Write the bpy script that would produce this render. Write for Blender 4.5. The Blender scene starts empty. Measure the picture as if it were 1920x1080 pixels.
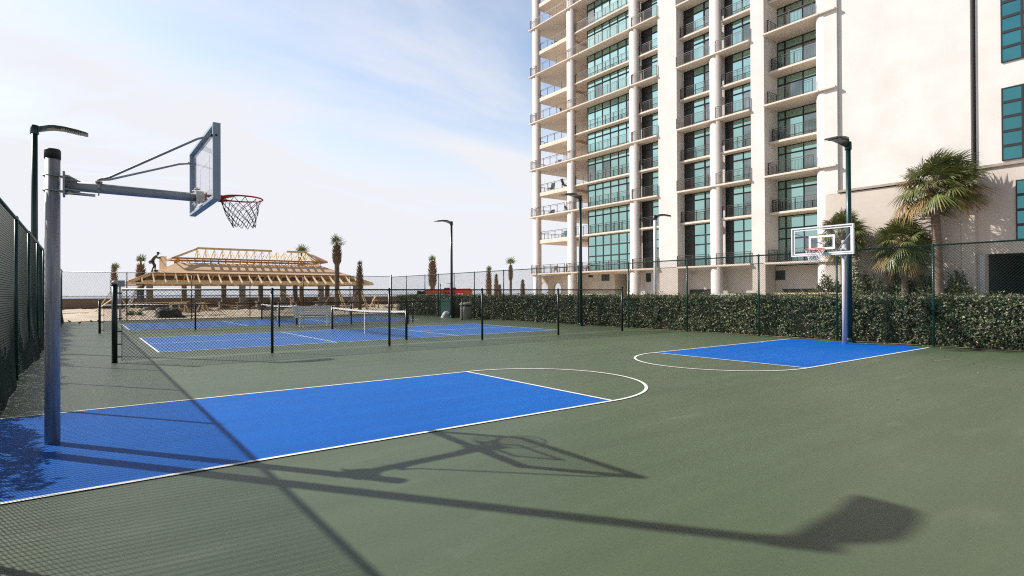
import bpy, math, random
import numpy as np
from mathutils import Vector, Matrix
random.seed(7); RNG = np.random.default_rng(7)
PI = math.pi; R = math.radians
scene = bpy.context.scene
COL = scene.collection

# ------------------------------------------------------------------ camera
cam_d = bpy.data.cameras.new('camera'); cam = bpy.data.objects.new('camera', cam_d); COL.objects.link(cam)
scene.camera = cam
cam_d.sensor_width = 36.0; cam_d.lens = 1069.965 / 1920 * 36.0
cam_d.shift_y = 3.776 / 1920
cam_d.clip_start = 0.05; cam_d.clip_end = 60000
yaw, pitch, roll = 0.9264658, 0.00579425, -0.00440324
F = Vector((math.cos(yaw)*math.cos(pitch), math.sin(yaw)*math.cos(pitch), math.sin(pitch)))
Rt = Vector((math.sin(yaw), -math.cos(yaw), 0)); Up = Rt.cross(F)
R2 = math.cos(roll)*Rt + math.sin(roll)*Up; U2 = -math.sin(roll)*Rt + math.cos(roll)*Up
M = Matrix((( R2.x, U2.x, -F.x, 0.7025), (R2.y, U2.y, -F.y, -7.1726), (R2.z, U2.z, -F.z, 1.4584), (0, 0, 0, 1)))
cam.matrix_world = M
cam_d.dof.use_dof = False

# ------------------------------------------------------------------ light
SUN_EL = R(37.1); SUN_AZ = math.atan2(-0.579, 0.815)      # clockwise from +Y
sun_dir = Vector((math.sin(SUN_AZ)*math.cos(SUN_EL), math.cos(SUN_AZ)*math.cos(SUN_EL), math.sin(SUN_EL)))
sl = bpy.data.lights.new('sun', 'SUN'); so = bpy.data.objects.new('sun', sl); COL.objects.link(so)
sl.energy = 5.0; sl.angle = R(0.53); sl.color = (1.0, 0.955, 0.895)
so.rotation_euler = (-sun_dir).to_track_quat('-Z', 'Y').to_euler()

world = bpy.data.worlds.new('World'); scene.world = world; world.use_nodes = True
nt = world.node_tree; nt.nodes.clear(); L = nt.links.new
def N(t, **k):
    n = nt.nodes.new(t)
    for a, b in k.items(): setattr(n, a, b)
    return n
out = N('ShaderNodeOutputWorld'); bg = N('ShaderNodeBackground'); L(bg.outputs[0], out.inputs[0])
bg.inputs[1].default_value = 0.1
sky = N('ShaderNodeTexSky', sky_type='NISHITA'); sky.sun_disc = False
sky.sun_elevation = SUN_EL; sky.sun_rotation = SUN_AZ; sky.air_density = 1.0; sky.dust_density = 0.6; sky.ozone_density = 2.0
tc = N('ShaderNodeTexCoord'); nrm = N('ShaderNodeVectorMath', operation='NORMALIZE'); L(tc.outputs['Generated'], nrm.inputs[0])
sep = N('ShaderNodeSeparateXYZ'); L(nrm.outputs[0], sep.inputs[0])
def math_n(op, a, b=None, clamp=False):
    n = N('ShaderNodeMath', operation=op); n.use_clamp = clamp
    for i, v in enumerate((a, b)):
        if v is None: continue
        if isinstance(v, (int, float)): n.inputs[i].default_value = v
        else: L(v, n.inputs[i])
    return n.outputs[0]
def ramp(v, p0, p1, o0=0.0, o1=1.0):
    n = N('ShaderNodeMapRange', interpolation_type='SMOOTHSTEP'); L(v, n.inputs[0])
    for i, x in enumerate((p0, p1, o0, o1)): n.inputs[i+1].default_value = x
    return n.outputs[0]
dot = N('ShaderNodeVectorMath', operation='DOT_PRODUCT'); L(nrm.outputs[0], dot.inputs[0]); dot.inputs[1].default_value = sun_dir
dt = dot.outputs['Value']
# thin veil of high cloud: plane-projected streaks, thicker towards the horizon
zc = math_n('MAXIMUM', sep.outputs[2], 0.0); zz = math_n('ADD', zc, 0.22)
px = math_n('DIVIDE', sep.outputs[0], zz); py = math_n('DIVIDE', sep.outputs[1], zz)
cmb = N('ShaderNodeCombineXYZ'); L(px, cmb.inputs[0]); L(py, cmb.inputs[1])
mp = N('ShaderNodeMapping'); L(cmb.outputs[0], mp.inputs[0]); mp.inputs['Rotation'].default_value = (0, 0, R(38)); mp.inputs['Scale'].default_value = (0.9, 2.1, 1)
mp.inputs['Location'].default_value = (0.35, 0.9, 0)
nz = N('ShaderNodeTexNoise'); L(mp.outputs[0], nz.inputs['Vector']); nz.inputs['Scale'].default_value = 0.85; nz.inputs['Detail'].default_value = 7; nz.inputs['Roughness'].default_value = 0.52; nz.inputs['Distortion'].default_value = 0.5
veil_low = ramp(sep.outputs[2], 0.10, 0.36, 1.0, 0.0)
veil = math_n('ADD', ramp(nz.outputs[0], 0.36, 0.74, 0.0, 0.85), veil_low)
veil = math_n('ADD', veil, ramp(dt, 0.5, 0.95, 0.0, 0.10))
veil = math_n('ADD', veil, ramp(dt, 0.1, -0.4, 0.0, 0.55))  # whiter unseen sky opposite the sun, added as neutral fill light
veil = math_n('MINIMUM', veil, 1.0)
bright = math_n('MULTIPLY', ramp(dt, -0.25, 0.22, 0.42, 1.0), ramp(sep.outputs[2], 0.42, 0.80, 1.0, 0.22))
cl = N('ShaderNodeMix', data_type='RGBA'); cl.inputs[0].default_value = 1.0
cl.inputs[6].default_value = (0, 0, 0, 1); cl.inputs[7].default_value = (6.55, 6.65, 7.05, 1)
mxs = N('ShaderNodeMix', data_type='RGBA'); L(veil, mxs.inputs[0])
gain = N('ShaderNodeMix', data_type='RGBA', blend_type='MULTIPLY'); gain.inputs[0].default_value = 1.0
L(sky.outputs[0], gain.inputs[6]); gain.inputs[7].default_value = (1.85, 1.62, 1.44, 1)
L(gain.outputs[2], mxs.inputs[6]); L(cl.outputs[2], mxs.inputs[7]); 
fall = N('ShaderNodeMix', data_type='RGBA'); L(bright, fall.inputs[0]); fall.inputs[6].default_value = (0, 0, 0, 1); L(mxs.outputs[2], fall.inputs[7]); L(fall.outputs[2], bg.inputs[0])

vs = scene.view_settings; vs.view_transform = 'Standard'; vs.look = 'None'; vs.exposure = 0.42; vs.gamma = 1.0
scene.render.engine = 'CYCLES'; scene.cycles.max_bounces = 6; scene.cycles.transparent_max_bounces = 24
scene.cycles.use_denoising = False; scene.cycles.use_adaptive_sampling = False; scene.cycles.filter_width = 1.15; scene.cycles.sample_clamp_indirect = 4.0

# ------------------------------------------------------------------ materials
def mat(name, c1, c2=None, rough=0.6, scale=4.0, detail=4.0, metal=0.0, spec=0.5, bump=0.0, bscale=None, stretch=(1, 1, 1), island=None, lo=0.35, hi=0.65, coat=0.0, rvar=0.0):
    m = bpy.data.materials.new(name); m.use_nodes = True
    t = m.node_tree; b = t.nodes['Principled BSDF']
    b.inputs['Roughness'].default_value = rough; b.inputs['Metallic'].default_value = metal; b.inputs['Specular IOR Level'].default_value = spec
    b.inputs['Coat Weight'].default_value = coat
    if c2 is None: c2 = tuple(x*0.86 for x in c1)
    co = t.nodes.new('ShaderNodeTexCoord'); mpp = t.nodes.new('ShaderNodeMapping'); mpp.inputs['Scale'].default_value = stretch
    t.links.new(co.outputs['Object'], mpp.inputs[0])
    no = t.nodes.new('ShaderNodeTexNoise'); no.inputs['Scale'].default_value = scale; no.inputs['Detail'].default_value = detail
    t.links.new(mpp.outputs[0], no.inputs['Vector'])
    mr = t.nodes.new('ShaderNodeMapRange'); mr.inputs[1].default_value = lo; mr.inputs[2].default_value = hi
    t.links.new(no.outputs[0], mr.inputs[0])
    mx = t.nodes.new('ShaderNodeMix'); mx.data_type = 'RGBA'
    mx.inputs[6].default_value = (*c1, 1); mx.inputs[7].default_value = (*c2, 1)
    t.links.new(mr.outputs[0], mx.inputs[0]); colr = mx.outputs[2]
    if island:
        ge = t.nodes.new('ShaderNodeNewGeometry'); cr = t.nodes.new('ShaderNodeValToRGB')
        el = cr.color_ramp.elements
        el[0].position = 0; el[0].color = (*island[0], 1); el[1].position = 1; el[1].color = (*island[-1], 1)
        for i, c in enumerate(island[1:-1]):
            e = el.new((i+1)/(len(island)-1)); e.color = (*c, 1)
        t.links.new(ge.outputs['Random Per Island'], cr.inputs[0])
        m2 = t.nodes.new('ShaderNodeMix'); m2.data_type = 'RGBA'; m2.blend_type = 'MULTIPLY'; m2.inputs[0].default_value = 0.5
        t.links.new(cr.outputs[0], m2.inputs[6]); t.links.new(colr, m2.inputs[7]); colr = m2.outputs[2]
    t.links.new(colr, b.inputs['Base Color'])
    if rvar:
        rr = t.nodes.new('ShaderNodeMapRange'); rr.inputs[3].default_value = rough-rvar; rr.inputs[4].default_value = rough+rvar
        t.links.new(no.outputs[0], rr.inputs[0]); t.links.new(rr.outputs[0], b.inputs['Roughness'])
    if bump:
        n2 = t.nodes.new('ShaderNodeTexNoise'); n2.inputs['Scale'].default_value = bscale or scale*3; n2.inputs['Detail'].default_value = 5
        t.links.new(mpp.outputs[0], n2.inputs['Vector'])
        bp = t.nodes.new('ShaderNodeBump'); bp.inputs['Strength'].default_value = bump; bp.inputs['Distance'].default_value = 0.02
        t.links.new(n2.outputs[0], bp.inputs['Height']); t.links.new(bp.outputs[0], b.inputs['Normal'])
    m.diffuse_color = (*c1, 1)
    return m

def court_mat(name, c1, c2, grain, rough=0.6, spec=0.22, scuff=0.0):
    """acrylic sport coating: broad mottling, sand grain, faint squeegee sweep"""
    m = bpy.data.materials.new(name); m.use_nodes = True; t = m.node_tree; b = t.nodes['Principled BSDF']; K = t.links.new
    b.inputs['Roughness'].default_value = rough; b.inputs['Specular IOR Level'].default_value = spec
    co = t.nodes.new('ShaderNodeTexCoord')
    def noise(s, d, st=(1, 1, 1), rot=0):
        mp_ = t.nodes.new('ShaderNodeMapping'); mp_.inputs['Scale'].default_value = st; mp_.inputs['Rotation'].default_value = (0, 0, rot)
        K(co.outputs['Object'], mp_.inputs[0]); n = t.nodes.new('ShaderNodeTexNoise'); n.inputs['Scale'].default_value = s; n.inputs['Detail'].default_value = d
        K(mp_.outputs[0], n.inputs['Vector']); return n.outputs[0]
    def rng(v, a, b_, o0=0.0, o1=1.0):
        r = t.nodes.new('ShaderNodeMapRange'); K(v, r.inputs[0])
        for i, x in enumerate((a, b_, o0, o1)): r.inputs[i+1].default_value = x
        return r.outputs[0]
    def mixc(f, a, b_, mode='MIX'):
        x = t.nodes.new('ShaderNodeMix'); x.data_type = 'RGBA'; x.blend_type = mode
        for i, v in ((0, f), (6, a), (7, b_)):
            if isinstance(v, (int, float)): x.inputs[i].default_value = v
            elif isinstance(v, tuple): x.inputs[i].default_value = (*v, 1)
            else: K(v, x.inputs[i])
        return x.outputs[2]
    c = mixc(rng(noise(0.35, 5), 0.3, 0.7), c1, c2)
    sweep = rng(noise(1.0, 4, (0.25, 3.2, 1), 0.35), 0.25, 0.75, 0.90, 1.10)
    gr = rng(noise(110, 2), 0.2, 0.8, 1-grain, 1+grain)
    gr2 = rng(noise(38, 3), 0.25, 0.75, 1-grain*0.6, 1+grain*0.6)
    for g_ in (sweep, gr, gr2):
        cmbx = t.nodes.new('ShaderNodeCombineColor')
        for i in range(3): K(g_, cmbx.inputs[i])
        c = mixc(1.0, c, cmbx.outputs[0], 'MULTIPLY')
    if scuff:
        f = rng(noise(2.2, 9, (0.5, 1.6, 1), 1.1), 0.60, 0.78, 0.0, scuff)
        c = mixc(f, c, (0.30, 0.31, 0.27))
    K(c, b.inputs['Base Color'])
    bp = t.nodes.new('ShaderNodeBump'); bp.inputs['Strength'].default_value = 0.25; bp.inputs['Distance'].default_value = 0.004
    K(noise(160, 3), bp.inputs['Height']); K(bp.outputs[0], b.inputs['Normal'])
    m.diffuse_color = (*c1, 1)
    return m

def block_mat(name, c1, c2, mortar, bw, bh, ms=0.012, rough=0.85, bump=0.3):
    m = bpy.data.materials.new(name); m.use_nodes = True; t = m.node_tree; b = t.nodes['Principled BSDF']; K = t.links.new
    b.inputs['Roughness'].default_value = rough; b.inputs['Specular IOR Level'].default_value = 0.25
    co = t.nodes.new('ShaderNodeTexCoord'); sp = t.nodes.new('ShaderNodeSeparateXYZ'); K(co.outputs['Object'], sp.inputs[0])
    cb = t.nodes.new('ShaderNodeCombineXYZ'); ad = t.nodes.new('ShaderNodeMath'); ad.operation = 'ADD'
    K(sp.outputs[0], ad.inputs[0]); K(sp.outputs[1], ad.inputs[1]); K(ad.outputs[0], cb.inputs[0]); K(sp.outputs[2], cb.inputs[1])
    br = t.nodes.new('ShaderNodeTexBrick'); K(cb.outputs[0], br.inputs['Vector'])
    br.inputs['Color1'].default_value = (*c1, 1); br.inputs['Color2'].default_value = (*c2, 1); br.inputs['Mortar'].default_value = (*mortar, 1)
    br.inputs['Scale'].default_value = 1.0; br.inputs['Brick Width'].default_value = bw; br.inputs['Row Height'].default_value = bh; br.inputs['Mortar Size'].default_value = ms; br.inputs['Mortar Smooth'].default_value = 0.4
    no = t.nodes.new('ShaderNodeTexNoise'); no.inputs['Scale'].default_value = 0.45; no.inputs['Detail'].default_value = 6; K(co.outputs['Object'], no.inputs['Vector'])
    mr = t.nodes.new('ShaderNodeMapRange'); mr.inputs[1].default_value = 0.25; mr.inputs[2].default_value = 0.75; mr.inputs[3].default_value = 0.90; mr.inputs[4].default_value = 1.06
    K(no.outputs[0], mr.inputs[0]); mm = t.nodes.new('ShaderNodeMix'); mm.data_type = 'RGBA'; mm.blend_type = 'MULTIPLY'; mm.inputs[0].default_value = 1
    cc = t.nodes.new('ShaderNodeCombineColor')
    for i in range(3): K(mr.outputs[0], cc.inputs[i])
    K(br.outputs[0], mm.inputs[6]); K(cc.outputs[0], mm.inputs[7])
    # rain streaks running down the wall
    mq = t.nodes.new('ShaderNodeMapping'); mq.inputs['Scale'].default_value = (1.6, 1.6, 0.07); K(co.outputs['Object'], mq.inputs[0])
    ns = t.nodes.new('ShaderNodeTexNoise'); ns.inputs['Scale'].default_value = 1.0; ns.inputs['Detail'].default_value = 6; K(mq.outputs[0], ns.inputs['Vector'])
    ms_ = t.nodes.new('ShaderNodeMapRange'); ms_.inputs[1].default_value = 0.5; ms_.inputs[2].default_value = 0.8; ms_.inputs[3].default_value = 1.0; ms_.inputs[4].default_value = 0.955
    K(ns.outputs[0], ms_.inputs[0]); c3 = t.nodes.new('ShaderNodeCombineColor'); m3 = t.nodes.new('ShaderNodeMix'); m3.data_type = 'RGBA'; m3.blend_type = 'MULTIPLY'; m3.inputs[0].default_value = 1
    for i in range(3): K(ms_.outputs[0], c3.inputs[i])
    K(mm.outputs[2], m3.inputs[6]); K(c3.outputs[0], m3.inputs[7]); K(m3.outputs[2], b.inputs['Base Color'])
    bp = t.nodes.new('ShaderNodeBump'); bp.inputs['Strength'].default_value = bump; bp.inputs['Distance'].default_value = 0.01; bp.invert = True
    K(br.outputs['Fac'], bp.inputs['Height']); K(bp.outputs[0], b.inputs['Normal'])
    m.diffuse_color = (*c1, 1); return m

def clear_mat(name, tint, fac):
    m = bpy.data.materials.new(name); m.use_nodes = True; t = m.node_tree; t.nodes.clear(); K = t.links.new
    o = t.nodes.new('ShaderNodeOutputMaterial'); mx = t.nodes.new('ShaderNodeMixShader'); tr = t.nodes.new('ShaderNodeBsdfTransparent'); gl = t.nodes.new('ShaderNodeBsdfGlossy')
    tr.inputs[0].default_value = (*tint, 1); gl.inputs['Roughness'].default_value = 0.02
    fr = t.nodes.new('ShaderNodeLayerWeight'); fr.inputs[0].default_value = 0.5
    pw = t.nodes.new('ShaderNodeMath'); pw.operation = 'POWER'; pw.inputs[1].default_value = 4.0; K(fr.outputs['Facing'], pw.inputs[0])
    ml = t.nodes.new('ShaderNodeMath'); ml.operation = 'MULTIPLY_ADD'; ml.inputs[1].default_value = fac; ml.inputs[2].default_value = 0.03; K(pw.outputs[0], ml.inputs[0])
    K(ml.outputs[0], mx.inputs[0]); K(tr.outputs[0], mx.inputs[1]); K(gl.outputs[0], mx.inputs[2]); K(mx.outputs[0], o.inputs[0])
    m.diffuse_color = (*tint, 0.2); return m

MAT = dict(
    green=court_mat('green_court', (0.083, 0.112, 0.063), (0.069, 0.096, 0.053), 0.13, rough=0.47, spec=0.33, scuff=0.13),
    blue=court_mat('blue_court', (0.002, 0.112, 0.45), (0.002, 0.096, 0.40), 0.10, rough=0.55, spec=0.09, scuff=0.05),
    pblue=court_mat('pale_blue_court', (0.042, 0.152, 0.43), (0.034, 0.132, 0.39), 0.12, rough=0.52, spec=0.2, scuff=0.06),
    scuff=mat('scuffed_coating', (0.19, 0.215, 0.155), (0.13, 0.155, 0.105), 0.6, 9, 6, stretch=(1, 4, 1)),
    line=mat('line_paint', (0.80, 0.80, 0.78), (0.70, 0.70, 0.67), 0.6, 9, bump=0.1, bscale=120),
    sand=mat('sand', (0.74, 0.63, 0.50), (0.56, 0.46, 0.35), 0.95, 0.8, 8, bump=0.6, bscale=6, spec=0.1),
    soil=mat('bed_soil', (0.42, 0.34, 0.25), (0.16, 0.12, 0.08), 0.95, 6, 8, bump=0.6, bscale=30, spec=0.1),
    paving=mat('paving', (0.36, 0.34, 0.31), (0.28, 0.27, 0.25), 0.9, 1.5, 6, bump=0.2),
    sea=mat('sea', (0.10, 0.17, 0.24), (0.13, 0.20, 0.27), 0.22, 0.02, 4, bump=0.5, bscale=0.15, stretch=(1, 3, 1)),
    galv=mat('galvanised_steel', (0.44, 0.45, 0.465), (0.25, 0.26, 0.27), 0.42, 5, 6, metal=0.15, stretch=(9, 9, 0.55), lo=0.3, hi=0.7, bump=0.05, rvar=0.12),
    greymetal=mat('grey_metal', (0.37, 0.395, 0.43), (0.31, 0.33, 0.36), 0.45, 6, 5, metal=0.1),
    palemetal=mat('pale_metal', (0.50, 0.50, 0.52), (0.43, 0.43, 0.45), 0.6, 6, 5, metal=0.0),
    bolt=mat('zinc_bolt', (0.55, 0.55, 0.52), (0.40, 0.39, 0.36), 0.35, 30, 3, metal=0.9),
    frameblue=mat('blue_grey_frame', (0.34, 0.44, 0.54), (0.29, 0.385, 0.48), 0.4, 5, 4, metal=0.25),
    black=mat('black_metal', (0.012, 0.016, 0.015), (0.008, 0.010, 0.010), 0.42, 12, 4),
    cap=mat('black_cap', (0.016, 0.013, 0.014), (0.01, 0.009, 0.009), 0.5, 12, 4),
    vgreen=mat('green_vinyl', (0.006, 0.060, 0.048), (0.004, 0.045, 0.036), 0.36, 9, 4),
    dgreen=mat('dark_green_vinyl', (0.006, 0.022, 0.020), (0.004, 0.016, 0.014), 0.36, 9, 4),
    wire=mat('vinyl_wire', (0.006, 0.032, 0.026), (0.005, 0.026, 0.021), 0.6, 9, 2, spec=0.2),
    bwire=mat('black_vinyl_wire', (0.008, 0.013, 0.013), (0.006, 0.010, 0.010), 0.55, 9, 2, spec=0.25),
    lampgreen=mat('lamp_post_paint', (0.007, 0.040, 0.036), (0.005, 0.030, 0.028), 0.32, 6, 4, coat=0.2),
    lens=mat('lamp_lens', (0.34, 0.29, 0.24), (0.22, 0.19, 0.16), 0.35, 40, 2, stretch=(6, 1, 1)),
    red=mat('red_rim', (0.80, 0.03, 0.02), (0.68, 0.022, 0.016), 0.4, 10, 4),
    netdark=mat('grey_net_cord', (0.055, 0.060, 0.085), (0.035, 0.04, 0.06), 0.8, 60, 2),
    netwhite=mat('white_net_cord', (0.80, 0.80, 0.80), (0.66, 0.66, 0.68), 0.8, 60, 2),
    white=mat('white_paint', (0.80, 0.80, 0.79), (0.72, 0.72, 0.71), 0.5, 7, 5),
    board=clear_mat('clear_backboard', (0.94, 0.94, 0.955), 0.25),
    # building
    stucco=block_mat('white_stucco', (0.70, 0.66, 0.625), (0.69, 0.65, 0.615), (0.672, 0.633, 0.60), 2.4, 1.2, 0.012, bump=0.1),
    stone=block_mat('beige_stucco', (0.60, 0.525, 0.46), (0.588, 0.515, 0.45), (0.56, 0.49, 0.43), 0.8, 0.4, 0.012, bump=0.15),
    blockwall=block_mat('grey_block', (0.56, 0.50, 0.43), (0.48, 0.43, 0.37), (0.40, 0.36, 0.31), 0.8, 0.4, 0.016),
    slab=mat('slab_concrete', (0.70, 0.60, 0.50), (0.65, 0.555, 0.46), 0.75, 0.7, 6, bump=0.1, spec=0.25),
    column=mat('column_paint', (0.76, 0.69, 0.65), (0.72, 0.65, 0.61), 0.6, 1.2, 5, spec=0.3),
    bronze=mat('bronze_frame', (0.030, 0.027, 0.028), (0.022, 0.020, 0.021), 0.4, 4, 3, metal=0.2),
    rail=mat('railing_paint', (0.042, 0.030, 0.026), (0.032, 0.024, 0.021), 0.45, 6, 3),
    dpanel=mat('dark_panel', (0.030, 0.036, 0.033), (0.022, 0.027, 0.025), 0.3, 0.6, 4),
    glass=mat('teal_glass', (0.43, 0.67, 0.60), (0.36, 0.59, 0.535), 0.04, 0.35, 3, metal=0.93),
    glass2=mat('grey_glass', (0.17, 0.23, 0.22), (0.36, 0.40, 0.38), 0.06, 0.5, 5, metal=0.85, stretch=(1, 1, 1.6)),
    glass3=mat('deep_teal_glass', (0.075, 0.27, 0.29), (0.065, 0.23, 0.25), 0.04, 0.3, 3, metal=0.9),
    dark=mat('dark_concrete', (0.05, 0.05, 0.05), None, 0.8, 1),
    ledge=mat('stone_ledge', (0.40, 0.33, 0.27), (0.34, 0.28, 0.23), 0.8, 3, 4),
    # planting
    hedge=mat('hedge_leaf', (2.6, 2.45, 2.1), (1.35, 1.28, 1.12), 0.46, 0.9, 4, spec=0.4, island=[(0.035, 0.062, 0.028), (0.085, 0.125, 0.055), (0.050, 0.080, 0.036), (0.26, 0.26, 0.18), (0.060, 0.095, 0.042), (0.17, 0.115, 0.075), (0.10, 0.14, 0.065), (0.30, 0.28, 0.21)]),
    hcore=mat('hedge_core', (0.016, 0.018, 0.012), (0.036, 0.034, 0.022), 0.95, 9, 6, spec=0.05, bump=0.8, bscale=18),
    shrub=mat('shrub_leaf', (1, 1, 1), (0.6, 0.6, 0.6), 0.4, 1.5, 4, spec=0.4, island=[(0.045, 0.060, 0.024), (0.11, 0.13, 0.05), (0.065, 0.085, 0.034), (0.20, 0.17, 0.085)]),
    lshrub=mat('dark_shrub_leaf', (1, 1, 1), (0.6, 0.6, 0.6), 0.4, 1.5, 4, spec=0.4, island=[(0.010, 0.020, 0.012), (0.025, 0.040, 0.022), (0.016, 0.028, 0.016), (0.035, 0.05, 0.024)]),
    frond=mat('palm_frond', (1, 1, 1), (0.7, 0.7, 0.7), 0.38, 2, 4, spec=0.5, island=[(0.065, 0.095, 0.030), (0.16, 0.18, 0.055), (0.09, 0.12, 0.038), (0.27, 0.25, 0.085), (0.075, 0.10, 0.04), (0.20, 0.21, 0.07)]),
    dead=mat('dry_frond', (1, 1, 1), (0.7, 0.7, 0.7), 0.7, 2, 4, spec=0.2, island=[(0.24, 0.155, 0.06), (0.34, 0.23, 0.10), (0.17, 0.11, 0.05), (0.28, 0.19, 0.07)]),
    tuft=mat('young_frond', (1, 1, 1), (0.8, 0.8, 0.8), 0.45, 2, 4, spec=0.4, island=[(0.10, 0.16, 0.03), (0.20, 0.26, 0.05), (0.06, 0.10, 0.03)]),
    bark=mat('palm_bark', (0.23, 0.175, 0.135), (0.13, 0.095, 0.075), 0.9, 3, 7, stretch=(1, 1, 7), bump=0.7, bscale=8, spec=0.1),
    boots=mat('palm_boots', (0.27, 0.175, 0.115), (0.13, 0.085, 0.06), 0.9, 5, 6, bump=0.6, bscale=10, spec=0.1),
    litter=mat('dry_leaf', (1, 1, 1), (0.7, 0.7, 0.7), 0.8, 3, 2, island=[(0.35, 0.25, 0.12), (0.20, 0.12, 0.06), (0.5, 0.42, 0.25), (0.30, 0.14, 0.08)]),
    # beach works
    ply=mat('plywood', (0.78, 0.56, 0.37), (0.68, 0.46, 0.28), 0.75, 0.9, 6, stretch=(1, 4, 1), spec=0.2),
    shadeply=mat('shade_toned_plywood', (0.17, 0.125, 0.075), (0.12, 0.088, 0.052), 0.85, 2, 5, spec=0.1),  # plywood with the shade under the roof put into its colour
    lumber=mat('new_lumber', (0.80, 0.64, 0.43), (0.69, 0.53, 0.33), 0.75, 3, 5, stretch=(1, 6, 6), spec=0.2),
    redwood=mat('aged_lumber', (0.42, 0.235, 0.115), (0.30, 0.16, 0.08), 0.8, 3, 5, spec=0.2),
    colgrey=mat('column_render', (0.31, 0.265, 0.22), (0.24, 0.205, 0.17), 0.9, 2.5, 6, bump=0.3),
    beachwall=mat('beach_wall_render', (0.25, 0.185, 0.14), (0.20, 0.145, 0.11), 0.9, 0.7, 6, bump=0.2),
    tarp=mat('dark_tarp', (0.045, 0.055, 0.040), (0.022, 0.028, 0.024), 0.6, 3, 6, bump=0.6, bscale=9),
    machred=mat('machine_red', (0.85, 0.14, 0.045), (0.72, 0.10, 0.035), 0.4, 4, 4),
    tyre=mat('tyre_rubber', (0.02, 0.02, 0.02), None, 0.8, 9),
    concrete=mat('pebble_concrete', (0.40, 0.36, 0.30), (0.30, 0.265, 0.22), 0.9, 45, 4, bump=0.4, bscale=60),
    boxgreen=mat('pale_green_cabinet', (0.44, 0.52, 0.38), (0.38, 0.46, 0.33), 0.5, 3, 4),
    sack=mat('white_sack', (0.72, 0.72, 0.72), (0.60, 0.60, 0.62), 0.8, 5, 5, bump=0.6, bscale=12),
    skin=mat('skin', (0.22, 0.12, 0.08), (0.18, 0.10, 0.065), 0.6, 12),
    cloth=mat('dark_jacket', (0.125, 0.080, 0.066), (0.09, 0.06, 0.05), 0.85, 14, bump=0.3),
    trousers=mat('black_trousers', (0.045, 0.040, 0.044), (0.032, 0.03, 0.032), 0.85, 14, bump=0.3),
    bird=mat('bird_feather', (0.02, 0.02, 0.022), (0.035, 0.034, 0.034), 0.6, 40),
    wicker=mat('brown_wicker', (0.055, 0.035, 0.022), (0.035, 0.022, 0.014), 0.7, 30),
    teak=mat('teak_orange', (0.42, 0.19, 0.07), (0.32, 0.14, 0.05), 0.6, 8, stretch=(1, 8, 1)),
    teal=mat('teal_plastic', (0.06, 0.28, 0.30), (0.05, 0.23, 0.25), 0.5, 8),
    bluegrey=mat('ladder_blue_grey', (0.10, 0.135, 0.17), (0.08, 0.11, 0.14), 0.5, 8),
    yellow=mat('pale_yellow_board', (0.66, 0.52, 0.26), (0.55, 0.42, 0.2), 0.7, 5),
)

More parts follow.
